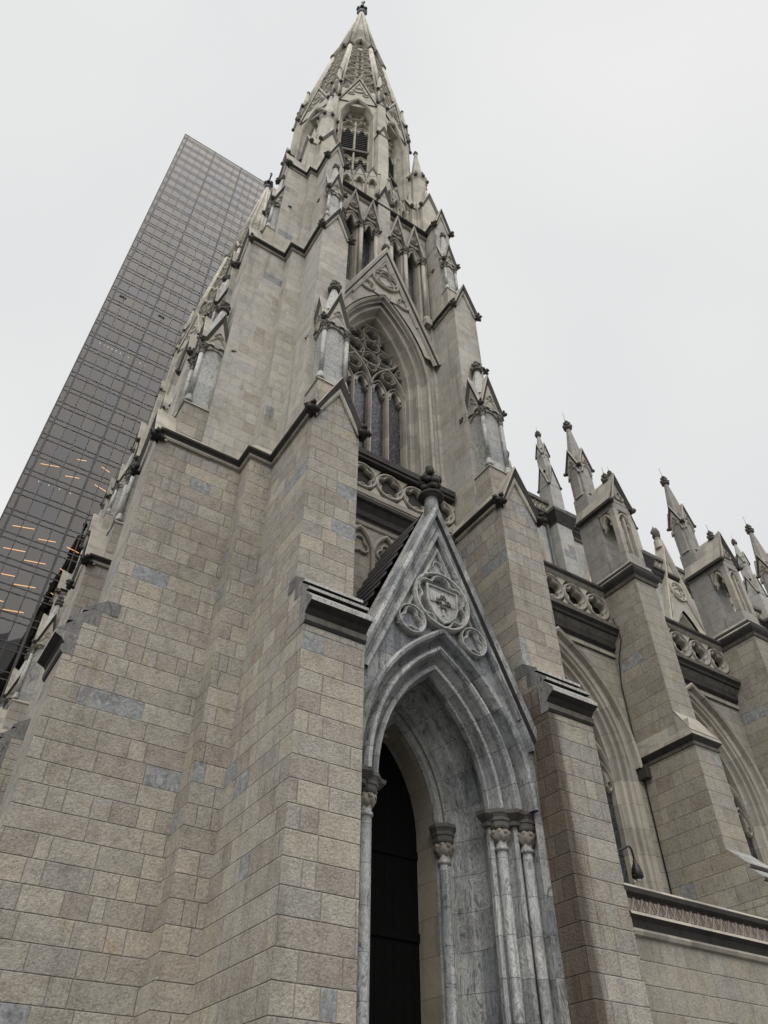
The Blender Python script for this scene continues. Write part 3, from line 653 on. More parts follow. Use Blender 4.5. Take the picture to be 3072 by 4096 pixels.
def great_window():
    F = fr(0); b = MB()
    op = arch(0, 2.28, 25.6, 5.35, 17.4, 14)
    L = lambda z: -2.86
    plate(b, F, L, lambda z: 2.86, op, 17.4, 31.2, 4.62, 'ashlar')
    o = part(b, 'great_window')
    a = MB(); path = arch(0, 1.72, 25.8, 4.55, 19.2, 16)
    pr = [(.72, 4.62), (.7, 4.78), (.62, 4.84), (.54, 4.78), (.53, 4.6), (.47, 4.42), (.4, 4.38), (.34, 4.42), (.33, 4.48), (.27, 4.5), (.22, 4.46), (.2, 4.36), (.16, 4.14), (.12, 4.06), (.07, 4.1), (.02, 4.06), (0, 3.95), (-.04, 3.62), (-.04, 3.4)]
    a.sweep(F, path, pr, 'trim', caps=False); part(a, 'archivolt', o)
    g = MB(); g.face([F(-1.85, 19, 3.52), F(1.85, 19, 3.52), F(1.85, 25.9, 3.52), F(1.1, 29, 3.52), F(0, 30.5, 3.52), F(-1.1, 29, 3.52), F(-1.85, 25.9, 3.52)], 'glass'); part(g, 'pane', o)
    t = MB()
    for x in (-.84, 0, .84): t.bar(F, [(x, 19.2), (x, 25.6)], .16 if x == 0 else .14, 3.52, 3.84, 'trim')
    for x in (-1.68, 1.68): t.bar(F, [(x, 19.2), (x, 25.6)], .12, 3.52, 3.9, 'trim')
    for x in (-1.26, -.42, .42, 1.26): light_tracery(t, F, x, .42, 25.45, .82, 3.52, 3.76)
    for s in (-1, 1):
        t.bar(F, arch(s*.86, .86, 25.5, 1.75), .11, 3.52, 3.86, 'trim')
        foilring(t, F, s*.86, 26.62, .34, 4, 3.52, 3.84, 'trim', w=.06, ph=pi/4, cusp=.05)
        foilring(t, F, s*1.52, 27.3, .27, 3, 3.52, 3.84, 'trim', w=.055, cusp=.04)
    t.bar(F, circ(0, 28.42, 1.42, 40), .09, 3.52, 3.86, 'trim', closed=True)
    for i in range(6):
        an = pi/2+i*pi/3; foilring(t, F, .93*cos(an), 28.42+.93*sin(an), .45, 4, 3.52, 3.78, 'trim', w=.055, ph=an, cusp=.055)
    foilring(t, F, 0, 28.42, .4, 6, 3.52, 3.82, 'trim', w=.055, cusp=.04)
    foilring(t, F, 0, 26.85, .24, 3, 3.52, 3.84, 'trim', w=.07, cusp=.04, ph=-pi/2)
    part(t, 'tracery', o)
    k = MB(); gz = lambda z: 2.78*(35.3-z)/(35.3-28.0)
    plate(k, F, lambda z: -gz(z), gz, arch(0, 2.46, 25.8, 5.5, None, 14), 28.0, 35.2, 4.86, 'trim')
    k.sweep(F, [(-2.95, 27.75), (0, 35.6), (2.95, 27.75)], [(0, 4.3), (0, 5.02), (-.08, 5.1), (-.2, 5.06), (-.26, 4.98), (-.34, 4.97), (-.4, 4.86)], ['trim', 'trim', 'trim', 'soot', 'trim', 'trim'], caps=False)
    k.bar(F, [(-1.75, 29.9), (0, 34.45), (1.75, 29.9)], .12, 4.86, 4.96, 'trim')
    foilring(k, F, 0, 32.45, .72, 5, 4.86, 5.0, 'trim', w=.13, cusp=.1)
    foilring(k, F, 0, 32.45, .4, 6, 4.86, 4.93, 'trim', w=.06, cusp=.04)
    for s in (-1, 1): foilring(k, F, s*.98, 31.2, .36, 3, 4.86, 4.97, 'trim', w=.1, cusp=.07)
    k.bar(F, [(-.3, 33.35), (0, 34.1), (.3, 33.35), (0, 33.15)], .09, 4.86, 4.95, 'trim', closed=True)
    finial(k, 0, -4.9, 35.5, .2); part(k, 'window_gable', o)
    return o

def lancet_stage():
    F = fr(0); b = MB()
    b.face([F(-2.9, 31.15, 4.5), F(2.9, 31.15, 4.5), F(2.9, 31.3, 4.5), F(-2.9, 31.3, 4.5)], 'ashlar')
    zt = lambda z: z
    xs = (-1.9, -.8, .8, 1.9); ed = [(-2.9, -1.35), (-1.35, -.3), (.3, 1.35), (1.35, 2.9)]
    for x, (e0, e1) in zip(xs, ed): plate(b, F, lambda z, e0=e0: e0, lambda z, e1=e1: e1, arch(x, .4, 36.9, .95, 31.3), 31.3, 40.4, 4.5, 'ashlar')
    o = part(b, 'lancet_arcade')
    p = MB(); p.box(-.38, .38, -4.78, -4.0, 32.5, 41.2, 'ashlar'); gablet(p, F, 0, .44, 41.2, 43.0, 3.9, 4.78, .16, fill='ashlar', o=.14)
    for s in (-1, 1): p.knob((s*.5, -4.85, 41.2), .16, 'carved', seg=10, rg=6)
    part(p, 'pier', o)
    for x in xs:
        w = MB(); w.sweep(F, arch(x, .4, 36.9, .95, 31.3), [(.1, 4.5), (.08, 4.58), (0, 4.5), (-.05, 4.3), (-.05, 4.0)], 'trim', caps=False)
        w.face([F(x-.4, 31.3, 4.08), F(x+.4, 31.3, 4.08), F(x+.4, 37, 4.08), F(x, 37.9, 4.08), F(x-.4, 37, 4.08)], 'glass')
        light_tracery(w, F, x, .44, 37.0, .9, 4.5, 4.7, w=.12)
        w.prism(F, [(x-.44, 38.0), (x+.44, 38.0), (x, 40.1)], 4.45, 4.74, 'trim'); foilring(w, F, x, 38.4, .2, 4, 4.74, 4.86, 'trim', w=.07, cusp=.04, ph=pi/4)
        w.bar(F, [(x-.2, 38.75), (x, 39.6), (x+.2, 38.75)], .06, 4.74, 4.82, 'trim')
        w.sweep(F, [(x-.6, 37.15), (x, 40.25), (x+.6, 37.15)], [(0, 4.4), (0, 4.9), (-.05, 4.96), (-.12, 4.9), (-.15, 4.7)], ['trim', 'trim', 'trim', 'carved'], caps=False)
        part(w, 'lancet_window', o)
    for x in (-2.48, -1.35, -.46, .46, 1.35, 2.48):
        c = MB(); column(c, x, -4.72, 31.3, 37.2, .11, 'trim', ch=.62); c.fbox(F, x-.17, x+.17, 30.9, 31.35, 4.5, 4.92, 'trim'); part(c, 'column', o)
    s = MB(); string(s, [(2.95, -4.5), (-2.95, -4.5)], 40.15, .6, .34); part(s, 'string_course', o)
    return o

# --- octagonal lantern
def lantern_pier(k):
    F = fr(45*k); b = MB()
    b.fbox(F, -.36, .36, 40.4, 51.2, 3.2, 4.62, 'pale'); b.fbox(F, -.31, .31, 51.2, 57.2, 3.2, 4.42, 'pale'); b.fbox(F, -.27, .27, 57.2, 60.2, 3.3, 4.34, 'pale')
    o = part(b, 'lantern_pier')
    for zf, za, w, n, kw in ((50.9, 52.5, .42, 4.62, .46), (57.0, 58.4, .37, 4.42, .41)):
        g = MB(); gablet(g, F, 0, w, zf, za, 3.8, n, .14, fill='pale', o=.12)
        for q in (-1, 1): g.knob(F(q*kw, zf, n+.06), .13, 'carved', seg=8, rg=6)
        part(g, 'gablet', o)
    g = MB()
    for t in (0, 90, 180, 270):
        bx = F(0, 0, 4.05); G = fr(45*k+t, bx[0], bx[1]); gablet(g, G, 0, .3, 60.1, 61.5, .0, .28, .1, fill='pale', o=.09)
    for q in (-1, 1): g.knob(F(q*.33, 60.15, 4.38), .13, 'carved', seg=8, rg=6)
    c = F(0, 0, 4.05); pyramid(g, c[0], c[1], .34, 60.5, .07, 64.3, 8, 'pale', rot=pi/8+rad(45*k)); finial(g, c[0], c[1], 64.2, .13)
    part(g, 'spirelet', o)
    return o
def belfry_window(k):
    F = fr(45*k+22.5); b = MB(); H = 1.62
    plate(b, F, lambda z: -H, lambda z: H, arch(0, 1.2, 54.3, 3.25, 40.4, 12), 40.4, 59.5, 3.98, 'pale')
    o = part(b, 'belfry_window')
    a = MB(); path = arch(0, 1.0, 54.3, 2.9, 44.5, 12)
    a.sweep(F, path, [(.22, 3.98), (.2, 4.08), (.12, 4.1), (.08, 4.0), (.08, 3.8), (.02, 3.62), (-.02, 3.5), (-.02, 3.2)], 'pale', caps=False)
    a.fbox(F, -1.02, 1.02, 44.6, 45.4, 3.1, 4.02, 'pale'); part(a, 'archivolt', o)
    t = MB()
    t.bar(F, [(0, 45), (0, 54.9)], .16, 3.16, 3.46, 'pale')
    for x in (-.95, .95): t.bar(F, [(x, 45), (x, 54.6)], .14, 3.16, 3.46, 'pale')
    t.fbox(F, -1.0, 1.0, 49.7, 49.95, 3.16, 3.52, 'carved')
    for x in (-.48, .48):
        light_tracery(t, F, x, .43, 48.5, .75, 3.16, 3.4, 'pale', w=.09); light_tracery(t, F, x, .43, 53.3, .75, 3.16, 3.4, 'pale', w=.09)
        t.bar(F, arch(x, .5, 53.9, .95), .08, 3.16, 3.46, 'pale')
    foilring(t, F, 0, 55.95, .55, 4, 3.16, 3.44, 'pale', w=.09, cusp=.07, ph=pi/4)
    for x in (-.5, .5): foilring(t, F, x, 55.15, .2, 3, 3.16, 3.4, 'pale', w=.06, cusp=.04)
    t.face([F(-1.0, 54.2, 3.12), F(1.0, 54.2, 3.12), F(.5, 56.6, 3.12), F(0, 57.1, 3.12), F(-.5, 56.6, 3.12)], 'pale')
    part(t, 'tracery', o)
    for x in (-.48, .48):
        for z0, z1 in ((45.3, 49.3), (49.95, 54.2)):
            l = MB(); n = int((z1-z0)/.3)
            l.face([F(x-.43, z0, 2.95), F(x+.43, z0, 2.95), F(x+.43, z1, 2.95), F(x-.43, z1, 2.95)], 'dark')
            for i in range(n):
                z = z0+.3*i; l.prism(F, [(x-.43, z), (x+.43, z), (x+.43, z+.05), (x-.43, z+.05)], 3.16, 3.3, 'louvre')
                l.grid([[F(x-.43, z+.03, 3.3), F(x+.43, z+.03, 3.3)], [F(x-.43, z+.28, 3.02), F(x+.43, z+.28, 3.02)]], 'louvre')
            part(l, 'louvre', o)
    g = MB(); gz = lambda z: 1.42*(61.8-z)/(61.8-56.8)
    plate(g, F, lambda z: -gz(z), gz, arch(0, 1.26, 54.3, 3.35, None, 12), 56.8, 61.7, 4.06, 'pale')
    g.sweep(F, [(-1.5, 56.6), (0, 62.0), (1.5, 56.6)], [(0, 3.4), (0, 4.14), (-.06, 4.2), (-.14, 4.14), (-.2, 4.06)], ['pale', 'pale', 'pale', 'soot'], caps=False)
    foilring(g, F, 0, 59.1, .42, 4, 4.06, 4.15, 'pale', w=.1, cusp=.06, ph=pi/4)
    for s in (-1, 1): foilring(g, F, s*.52, 58.3, .22, 3, 4.06, 4.13, 'pale', w=.07, cusp=.04)
    g.bar(F, [(-.25, 59.75), (0, 60.7), (.25, 59.75)], .08, 4.06, 4.14, 'pale')
    c = F(0, 0, 4.0); finial(g, c[0], c[1], 61.8, .14, h=.9); part(g, 'window_gable', o)
    n_ = MB()   # small gabled niches standing in front of the sill
    for i in range(4):
        x = -1.14+.76*i
        gablet(n_, F, x, .36, 44.5, 45.7, 3.9, 4.3, .1, fill='pale', o=.08)
        plate(n_, F, lambda z: x-.37, lambda z: x+.37, arch(x, .22, 43.4, .6, 41.6, 7), 40.4, 44.6, 4.28, 'pale')
        n_.sweep(F, arch(x, .22, 43.4, .6, 41.6, 7), [(0, 4.28), (0, 4.06)], 'pale', caps=False)
        n_.bar(F, arch(x, .27, 43.4, .68, None, 7), .07, 4.28, 4.36, 'pale'); n_.face([F(x-.25, 41, 4.08), F(x+.25, 41, 4.08), F(x+.25, 44.2, 4.08), F(x-.25, 44.2, 4.08)], 'pale')
    for i in range(5):
        x = -1.52+.76*i; n_.lathe(*F(x, 0, 4.34)[:2], [(.06, 41), (.06, 44.2), (.12, 44.4), (.12, 44.5)], 'pale', 8); n_.knob(F(x, 44.55, 4.4), .1, 'carved', seg=8, rg=5)
    part(n_, 'niche_arcade', o)
    return o

def spire():
    R = lambda z: .1118*(97.4-z)+.06
    b = MB(); b.lathe(0, 0, [(R(z)*.91, z) for z in (56.5, 77, 97.3)], 'pale', 8, smooth=False, rot=pi/8+pi/8)
    o = part(b, 'spire')
    core = .93
    for k in range(8):
        e = MB(); a = rad(45*k-90)
        # angle rib: lower colonnette with capital, upper roll running on to the tip
        for z0, z1, r in ((58, 76.2, .17), (76.2, 97.2, .12)):
            e.tube([(R(z0)*1.0*cos(a), R(z0)*1.0*sin(a), z0), (R(z1)*1.0*cos(a), R(z1)*1.0*sin(a), z1)], r, 'pale', 8)
            for s in (-1, 1):
                q = a+s*.075; e.tube([(R(z0)*.97*cos(q), R(z0)*.97*sin(q), z0), (R(z1)*.97*cos(a+s*.05), R(z1)*.97*sin(a+s*.05), z1)], r*.6, 'pale', 6)
        e.knob((R(76.3)*1.02*cos(a), R(76.3)*1.02*sin(a), 76.4), .27, 'carved', seg=10, rg=6, sz=.9)
        part(e, 'spire_rib', o)
        # face k+1/2 : traceried panel
        F = fr(45*k+22.5); ap = lambda z: R(z)*cos(pi/8)*.915
        G = lambda u, z, n: F(u, z, ap(z)+n)
        t = MB()
        z = 60.2
        while z < 75.0:
            hw = ap(z)*.36; st = hw*2.5
            for s in (-1, 1):
                cv = [(s*hw*(.98-.86*sin(pi*q/10)**2)*(1-.004*q*st), z+st*q/10) for q in range(11)]
                t.bar(G, cv, .14, -.05, .27, 'pale')
                cv = [(s*(hw*.5+hw*.4*cos(2*pi*q/9)), z+st*(.5 if False else .0)+st*.20*sin(2*pi*q/9)) for q in range(9)]
                t.bar(G, cv, .08, -.05, .2, 'pale', closed=True)
            t.bar(G, foil(0, z+st*.02, hw*.34, 4, pi/4), .1, -.05, .22, 'pale', closed=True)
            t.bar(G, [(-hw*.85, z+st*.5), (-hw*.45, z+st*.36), (0, z+st*.42), (hw*.45, z+st*.36), (hw*.85, z+st*.5)], .1, -.05, .22, 'pale')
            for s in (-1, 1): t.bar(G, [(s*hw*.9, z+st*.3), (s*hw*.55, z+st*.5), (s*hw*.9, z+st*.7)], .09, -.05, .2, 'pale')
            z += st
        hw = ap(76)*.42
        t.bar(G, [(-hw, 76.3), (0, 78.9), (hw, 76.3)], .16, 0, .5, 'pale'); t.bar(G, arch(0, hw*.6, 76.2, 1.1, None, 6), .08, 0, .16, 'pale')
        for i in range(14):
            zz = 79.2+.42*i; h2 = ap(zz)*.24
            t.prism(G, [(-h2, zz), (h2, zz), (h2*.95, zz+.2), (-h2*.95, zz+.2)], -.02, .24, 'pale')
        for s in (-1, 1): t.bar(G, [(s*ap(79)*.27, 79), (s*ap(86)*.2, 86.0)], .06, 0, .12, 'pale')
        part(t, 'spire_panel', o)
    f = MB(); f.lathe(0, 0, [(.2, 96.6), (.4, 96.9), (.46, 97.15), (.3, 97.35), (.2, 97.6), (.26, 98.4), (.12, 99)], 'bronze', 8, smooth=False)
    f.knob((0, 0, 98.05), .5, 'bronze', k=4, a=.3, seg=20, rg=10)
    for q in range(6): f.knob((.42*cos(q*pi/3), .42*sin(q*pi/3), 97.9+.2*(q % 2)), .22, 'bronze', seg=8, rg=6)
    f.box(-.09, .09, -.09, .09, 98.4, 101.3, 'bronze'); f.box(-.07, .07, -.55, .55, 99.9, 100.1, 'bronze'); f.knob((0, 0, 101.3), .15, 'bronze', seg=8, rg=6)
    part(f, 'finial', o)
    return o

# ---------------- assemble the first (south) tower
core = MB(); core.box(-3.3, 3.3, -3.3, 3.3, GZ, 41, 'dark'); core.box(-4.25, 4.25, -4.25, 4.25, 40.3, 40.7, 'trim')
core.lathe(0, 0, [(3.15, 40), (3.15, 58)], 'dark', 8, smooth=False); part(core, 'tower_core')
face_parts = []       # (object, which rotations of the south tower, which of the north tower)
def reg(o, rs, rn): face_parts.append((o, rs, rn))
ALL = (0, -90, 180, 90)
reg(part(corner_shell(), 'corner_wall'), ALL, ALL); 
reg(part(corner_string(17.0, .5, .2, 4.98, 4.24, 7.6, 4.72), 'string_course'), (0,), (0,)); reg(part(corner_string(30.7, .5, .2, 4.72, 4.1, 6.33, 4.31), 'string_course'), ALL, ALL); reg(part(corner_string(40.2, .48, .18, 4.31, 3.92, 5.4, 0), 'string_course'), ALL, ALL)
reg(part(corner_pinnacle(), 'corner_pinnacle'), ALL, ALL)
LOW = (0, -90); UP = (180, 90)
reg(buttress(-1), LOW, LOW); bs = buttress(1, True); bs['label'] = 'buttress with a dark rust-brown stain down its corner'; reg(bs, (0,), ()); reg(buttress(1), (-90,), LOW)
reg(buttress(-1, low=False), UP, UP); reg(buttress(1, low=False), UP, UP)
reg(porch(), (0,), ()); reg(part(bay_foot(), 'bay_wall'), (-90,), (-90,)); reg(parapet_bay(), (0, -90), (-90,)); reg(great_window(), (0, -90), (-90, 180)); reg(lancet_stage(), ALL, ALL)
rest = []
for k in range(8): rest.append(lantern_pier(k))
for k in range(8): rest.append(belfry_window(k))
rest.append(spire())
RZ = lambda d, y=0: Matrix.Translation((0, y, 0)) @ Matrix.Rotation(rad(d), 4, 'Z')
NY = 23.0
for o, rs, rn in face_parts:
    for d in rs:
        if d != 0: copy_tree(o, CATH, RZ(d))
    for d in rn: copy_tree(o, CATH, RZ(d, NY))
    if 0 not in rs:
        for ch in list(o.children): bpy.data.objects.remove(ch)
        bpy.data.objects.remove(o)
for o in rest: copy_tree(o, CATH, RZ(0, NY))
#@@PART3@@
# ------------------------------------------------------------------ south aisle: bays of great windows between gabled buttresses
def cpart(mb, name, sub=None, label=None):
    o = mb.build(name)
    if sub is not None: o.parent = sub
    else: o.parent = CATH; o.location = (0, 0, -GZ)
    if label: o['label'] = label
    return o
BW = 7.1; B0 = 11.03; BX = 7.48        # bay pitch, first buttress centre, first bay centre
def aisle_bay():
    F = fr(0, BX, 0); b = MB(); W = 3.0
    plate(b, F, lambda z: -W, lambda z: W, arch(0, 2.56, 10.95, 4.3, 3.9, 14), 3.5, 15.6, 4.65, 'aisle')
    o = cpart(b, 'aisle_wall')
    a = MB(); pr = [(.96, 4.65), (.95, 4.86), (.88, 4.92), (.8, 4.86), (.78, 4.67), (.56, 4.66), (.54, 4.59), (.48, 4.54), (.43, 4.58), (.41, 4.65), (.36, 4.61), (.34, 4.48), (.27, 4.41), (.21, 4.45), (.19, 4.53), (.14, 4.51), (.1, 4.38), (.05, 4.3), (0, 4.28), (-.01, 4.06)]
    pa = arch(0, 1.88, 10.95, 3.5, 3.6, 16); a.sweep(F, pa, pr[4:], 'trim', caps=False)
    pah = [p for p in pa if p[1] > 10.6]; a.sweep(F, pah, pr[:5], ['carved', 'trim', 'trim', 'trim'], caps=False)
    for s in (-1, 1): a.prism(F, [(s*2.72, 10.62), (s*2.95, 10.62), (s*2.95, 10.98), (s*2.72, 10.98)], 4.6, 5.02, 'soot')
    cpart(a, 'archivolt', o)
    g = MB(); g.face([F(-1.95, 3.5, 4.1), F(1.95, 3.5, 4.1), F(1.95, 11, 4.1), F(1.3, 13.2, 4.1), F(0, 14.6, 4.1), F(-1.3, 13.2, 4.1), F(-1.95, 11, 4.1)], 'glass'); cpart(g, 'pane', o)
    t = MB()
    for x in (-.94, 0, .94): t.bar(F, [(x, 3.6), (x, 10.6)], .14, 4.1, 4.34, 'trim')
    for x in (-1.41, -.47, .47, 1.41): light_tracery(t, F, x, .46, 10.3, .8, 4.1, 4.3)
    for s in (-1, 1): t.bar(F, arch(s*.94, .94, 10.5, 1.6), .11, 4.1, 4.33, 'trim'); foilring(t, F, s*.94, 11.55, .34, 4, 4.1, 4.3, 'trim', w=.07, ph=pi/4)
    foilring(t, F, 0, 12.85, .8, 5, 4.1, 4.32, 'trim', w=.1, cusp=.08); cpart(t, 'tracery', o)
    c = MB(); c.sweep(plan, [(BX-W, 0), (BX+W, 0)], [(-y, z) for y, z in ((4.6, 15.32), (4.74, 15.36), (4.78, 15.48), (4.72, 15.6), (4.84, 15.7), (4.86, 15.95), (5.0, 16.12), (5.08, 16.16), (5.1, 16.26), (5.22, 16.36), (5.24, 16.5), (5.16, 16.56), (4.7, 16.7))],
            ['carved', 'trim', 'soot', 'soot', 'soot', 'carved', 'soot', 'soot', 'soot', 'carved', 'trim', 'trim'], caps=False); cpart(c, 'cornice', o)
    p = MB(); p.fbox(F, -W, W, 16.55, 16.72, 4.72, 5.0, 'trim')
    p.sweep(plan, [(BX-W, 0), (BX+W, 0)], [(-y, z) for y, z in ((4.66, 18.52), (4.98, 18.5), (5.06, 18.42), (5.08, 18.3), (5.0, 18.2), (4.98, 18.08), (4.9, 18.02), (4.66, 18.02))], ['trim', 'carved', 'soot', 'soot', 'carved', 'trim', 'trim'], caps=False)
    for i in range(5): 
        foilring(p, F, -2.38+1.19*i, 17.38, .55, 5, 4.72, 4.96, 'trim', w=.11, cusp=.12)
        p.bar(F, foil(-2.38+1.19*i, 17.38, .5, 5), .05, 4.6, 4.74, 'trim', closed=True)
    p.face([F(-W, 16.5, 4.52), F(W, 16.5, 4.52), F(W, 18.1, 4.52), F(-W, 18.1, 4.52)], 'soot')  # added dark sheet, painted shade behind the openings of the parapet
    for i in range(6):
        x = -2.97+1.19*i
        for z, s in ((18.05, 1), (16.7, -1)): p.prism(F, [(x-.26, z), (x+.26, z), (x, z-.36*s)], 4.74, 4.9, 'trim')
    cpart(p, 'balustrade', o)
    return o
M['frieze'] = trim('rosy_frieze_stone', (.31, .265, .235), (.12, .10, .085), .5, sc=3, joints=False)

def terrace_wall():
    """low wall in front of the aisle, with its carved ledge"""
    F = fr(0); b = MB(); X0, X1, YW = 4.2, 60.0, 8.05
    b.box(X0, X1, -YW, -4.7, GZ, 4.6, 'aisle'); o = cpart(b, 'terrace_wall')
    l = MB()
    l.sweep(plan, [(X0, 0), (X1, 0)], [(-4.7, 5.62)]+[(-YW-d, z) for d, z in ((-.1, 5.57), (.16, 5.53), (.2, 5.47), (.18, 5.37), (.08, 5.32), (.05, 5.27), (.03, 4.98), (.22, 4.95), (.25, 4.88), (.14, 4.80), (.08, 4.66), (.12, 4.60), (.08, 4.53), (-.03, 4.5))],
            ['trim', 'trim', 'trim', 'soot', 'soot', 'soot', 'frieze', 'trim', 'trim', 'soot', 'soot', 'trim', 'trim', 'trim'], caps=False)
    for i in range(90):
        x = 4.55+.27*i; n0 = YW+.03
        l.bar(F, [(x-.115, 5.0), (x-.045, 5.16), (x, 5.25), (x+.045, 5.16), (x+.115, 5.0)], .04, n0, n0+.08, 'frieze'); l.prism(F, [(x-.045, 5.02), (x+.045, 5.02), (x, 5.17)], n0, n0+.06, 'frieze')
        l.prism(F, [(x+.09, 5.25), (x+.18, 5.25), (x+.135, 5.1)], n0, n0+.07, 'frieze')
    cpart(l, 'ledge', o)
terrace_wall()

def aisle_buttress():
    x0, x1 = B0-.58, B0+.58; F = fr(0, B0, 0); b = MB()
    b.box(x0, x1, -7.95, -4.5, GZ, 6.2, 'aisle'); b.box(x0, x1, -6.9, -4.5, 6.2, 11.3, 'aisle'); b.box(x0, x1, -6.48, -4.5, 11.3, 18.3, 'aisle')
    o = cpart(b, 'aisle_buttress')
    w = MB()
    pl = [(-6.85, 6.2), (-8.02, 6.2), (-8.06, 6.4), (-7.72, 6.78), (-7.8, 6.74), (-7.8, 6.84), (-7.42, 7.2), (-7.5, 7.16), (-7.5, 7.26), (-6.88, 7.86)]
    A = [(x0-.012, y, z) for y, z in pl]; B = [(x1+.012, y, z) for y, z in pl]
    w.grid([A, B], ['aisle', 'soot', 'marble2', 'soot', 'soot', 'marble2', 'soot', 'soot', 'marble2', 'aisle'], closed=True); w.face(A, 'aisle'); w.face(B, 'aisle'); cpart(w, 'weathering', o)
    s = MB()
    ring = [(x0, -4.6), (x0, -6.9), (x1, -6.9), (x1, -4.6)]
    s.sweep(plan, ring[::-1], [(-d, z) for d, z in ((0, 11.02), (.04, 11.05), (.06, 11.12), (.02, 11.18), (.1, 11.28), (.14, 11.34), (.12, 11.44), (-.42, 12.3))], ['carved', 'carved', 'carved', 'soot', 'soot', 'trim', 'trim'], caps=False) if False else s.sweep(plan, ring, [(-d, z) for d, z in ((0, 11.02), (.04, 11.05), (.06, 11.12), (.02, 11.18), (.1, 11.28), (.14, 11.34), (.12, 11.44), (-.0, 11.6))], ['carved', 'carved', 'soot', 'soot', 'soot', 'trim', 'trim'], caps=False)
    s.grid([[(x0-.08, -7.0, 11.5), (x1+.08, -7.0, 11.5)], [(x0-.02, -6.46, 12.45), (x1+.02, -6.46, 12.45)]], 'trim')
    for x in (x0-.08, x1+.08): s.face([(x, -7.0, 11.5), (x, -6.46, 11.5), (x, -6.46, 12.4)], 'trim')
    for x, q in ((x0, -1), (x1, 1)): s.grid([[(x+q*.12, -6.95, 11.44), (x+q*.12, -4.6, 11.44)], [(x, -6.95, 11.95), (x, -4.6, 11.95)]], 'trim')
    cpart(s, 'string_course', o)
    ring = [(x0, -4.7), (x0, -6.48), (x1, -6.48), (x1, -4.7)]
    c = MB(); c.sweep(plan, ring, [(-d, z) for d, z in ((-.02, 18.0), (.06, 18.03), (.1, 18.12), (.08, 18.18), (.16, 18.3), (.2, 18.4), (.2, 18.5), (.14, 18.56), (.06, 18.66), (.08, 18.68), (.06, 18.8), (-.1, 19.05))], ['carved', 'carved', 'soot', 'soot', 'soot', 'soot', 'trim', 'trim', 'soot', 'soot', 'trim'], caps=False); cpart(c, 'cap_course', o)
    e = MB(); f0, f1 = -6.38, -4.42; xa, xb = x0+.04, x1-.04
    e.box(xa, xb, -5.5, f1, 18.6, 22.35, 'aisleup'); e.box(xa, xb, f0, -5.45, 18.6, 19.5, 'aisleup')
    e.box(xa, xb, f0, -5.45, 21.95, 22.35, 'aisleup')
    for x in (xa, xb-.24):
        e.box(x, x+.24, f0, f0+.24, 19.45, 22.0, 'trim')
    e.box(B0-.05, B0+.05, f0+.02, f0+.14, 19.45, 21.6, 'trim')
    for t, w_, c_, off in ((0, .44, 0, -f0), (-90, .34, 0, .54), (90, .34, 0, .54)):
        G = fr(0, B0, 0) if t == 0 else fr(t, B0, -5.9)
        e.bar(G, arch(c_, w_-.1, 21.2, .62), .12, off-.2, off, 'trim')
        for s_ in (-1, 1): e.prism(G, [(s_*w_, 21.3), (s_*w_, 22.0), (s_*w_*.15, 22.0), (s_*w_*.6, 21.7)], off-.18, off-.04, 'trim'); e.prism(G, [(s_*(w_-.08), 21.0), (s_*(w_-.26), 21.25), (s_*(w_-.1), 21.5)], off-.16, off-.06, 'trim')
    cpart(e, 'niche_house', o)
    r = MB(); za = 24.1
    r.grid([[(x0-.16, f0-.1, 22.28), (x0-.16, f1, 22.28)], [(B0, f0-.1, za), (B0, f1, za)], [(x1+.16, f0-.1, 22.28), (x1+.16, f1, 22.28)]], 'trim')
    r.box(x0-.16, x0-.02, f0-.1, f1, 22.16, 22.3, 'soot'); r.box(x1+.02, x1+.16, f0-.1, f1, 22.16, 22.3, 'soot')
    gablet(r, F, 0, .56, 22.3, za+.02, 4.5, 6.38, .14, fill='trim', o=.16); r.bar(F, foil(0, 22.75, .26, 3), .06, 6.36, 6.46, 'trim', closed=True)
    for s_ in (-1, 1): r.knob((B0+s_*.66, -6.5, 22.22), .12, 'carved', seg=8, rg=6)
    finial(r, B0, -6.05, 24.0, .2); r.tube([(B0-.03, -6.05, 24.4), (B0-.03, -6.05, 24.95)], .015, 'steel', 5); cpart(r, 'niche_roof', o)
    p = MB(); px, py = B0, -4.75
    aed = .4
    p.box(px-aed, px+aed, py-aed, py+aed, 22.3, 23.9, 'aisleup')
    p.lathe(px, py, [(.5, 23.9), (.46, 24.1), (.44, 26.4)], 'aisleup', 8, smooth=False, rot=pi/8); p.box(px-.36, px+.36, py-.36, py+.36, 23.8, 26.4, 'aisleup')
    for t in (0, 90, 180, 270):
        G = fr(t, px, py); gablet(p, G, 0, .4, 25.75, 27.0, .1, .44, .09, fill='trim', o=.08); p.bar(G, arch(0, .3, 25.3, .6), .07, .36, .48, 'trim'); p.bar(G, foil(0, 26.05, .15, 3), .04, .42, .5, 'trim', closed=True)
        p.knob(G(.46, 25.72, .46), .09, 'carved', seg=8, rg=5)
    pyramid(p, px, py, .44, 26.2, .09, 28.95, 8, 'aisleup', rot=pi/8); finial(p, px, py, 28.9, .23)
    p.tube([(px-.05, py, 29.2), (px-.09, py, 30.1)], .015, 'steel', 5); cpart(p, 'pinnacle', o)
    return o
M['aisleup'] = masonry('grey_pinnacle_blocks', h=.5, w0=.8, w1=.5, blue=.97, rough_bump=.2, bump_sc=15, streak=.35, pal=[(0, (.27, .262, .245)), (.4, (.32, .305, .275)), (.7, (.295, .285, .265)), (1, (.36, .345, .31))])

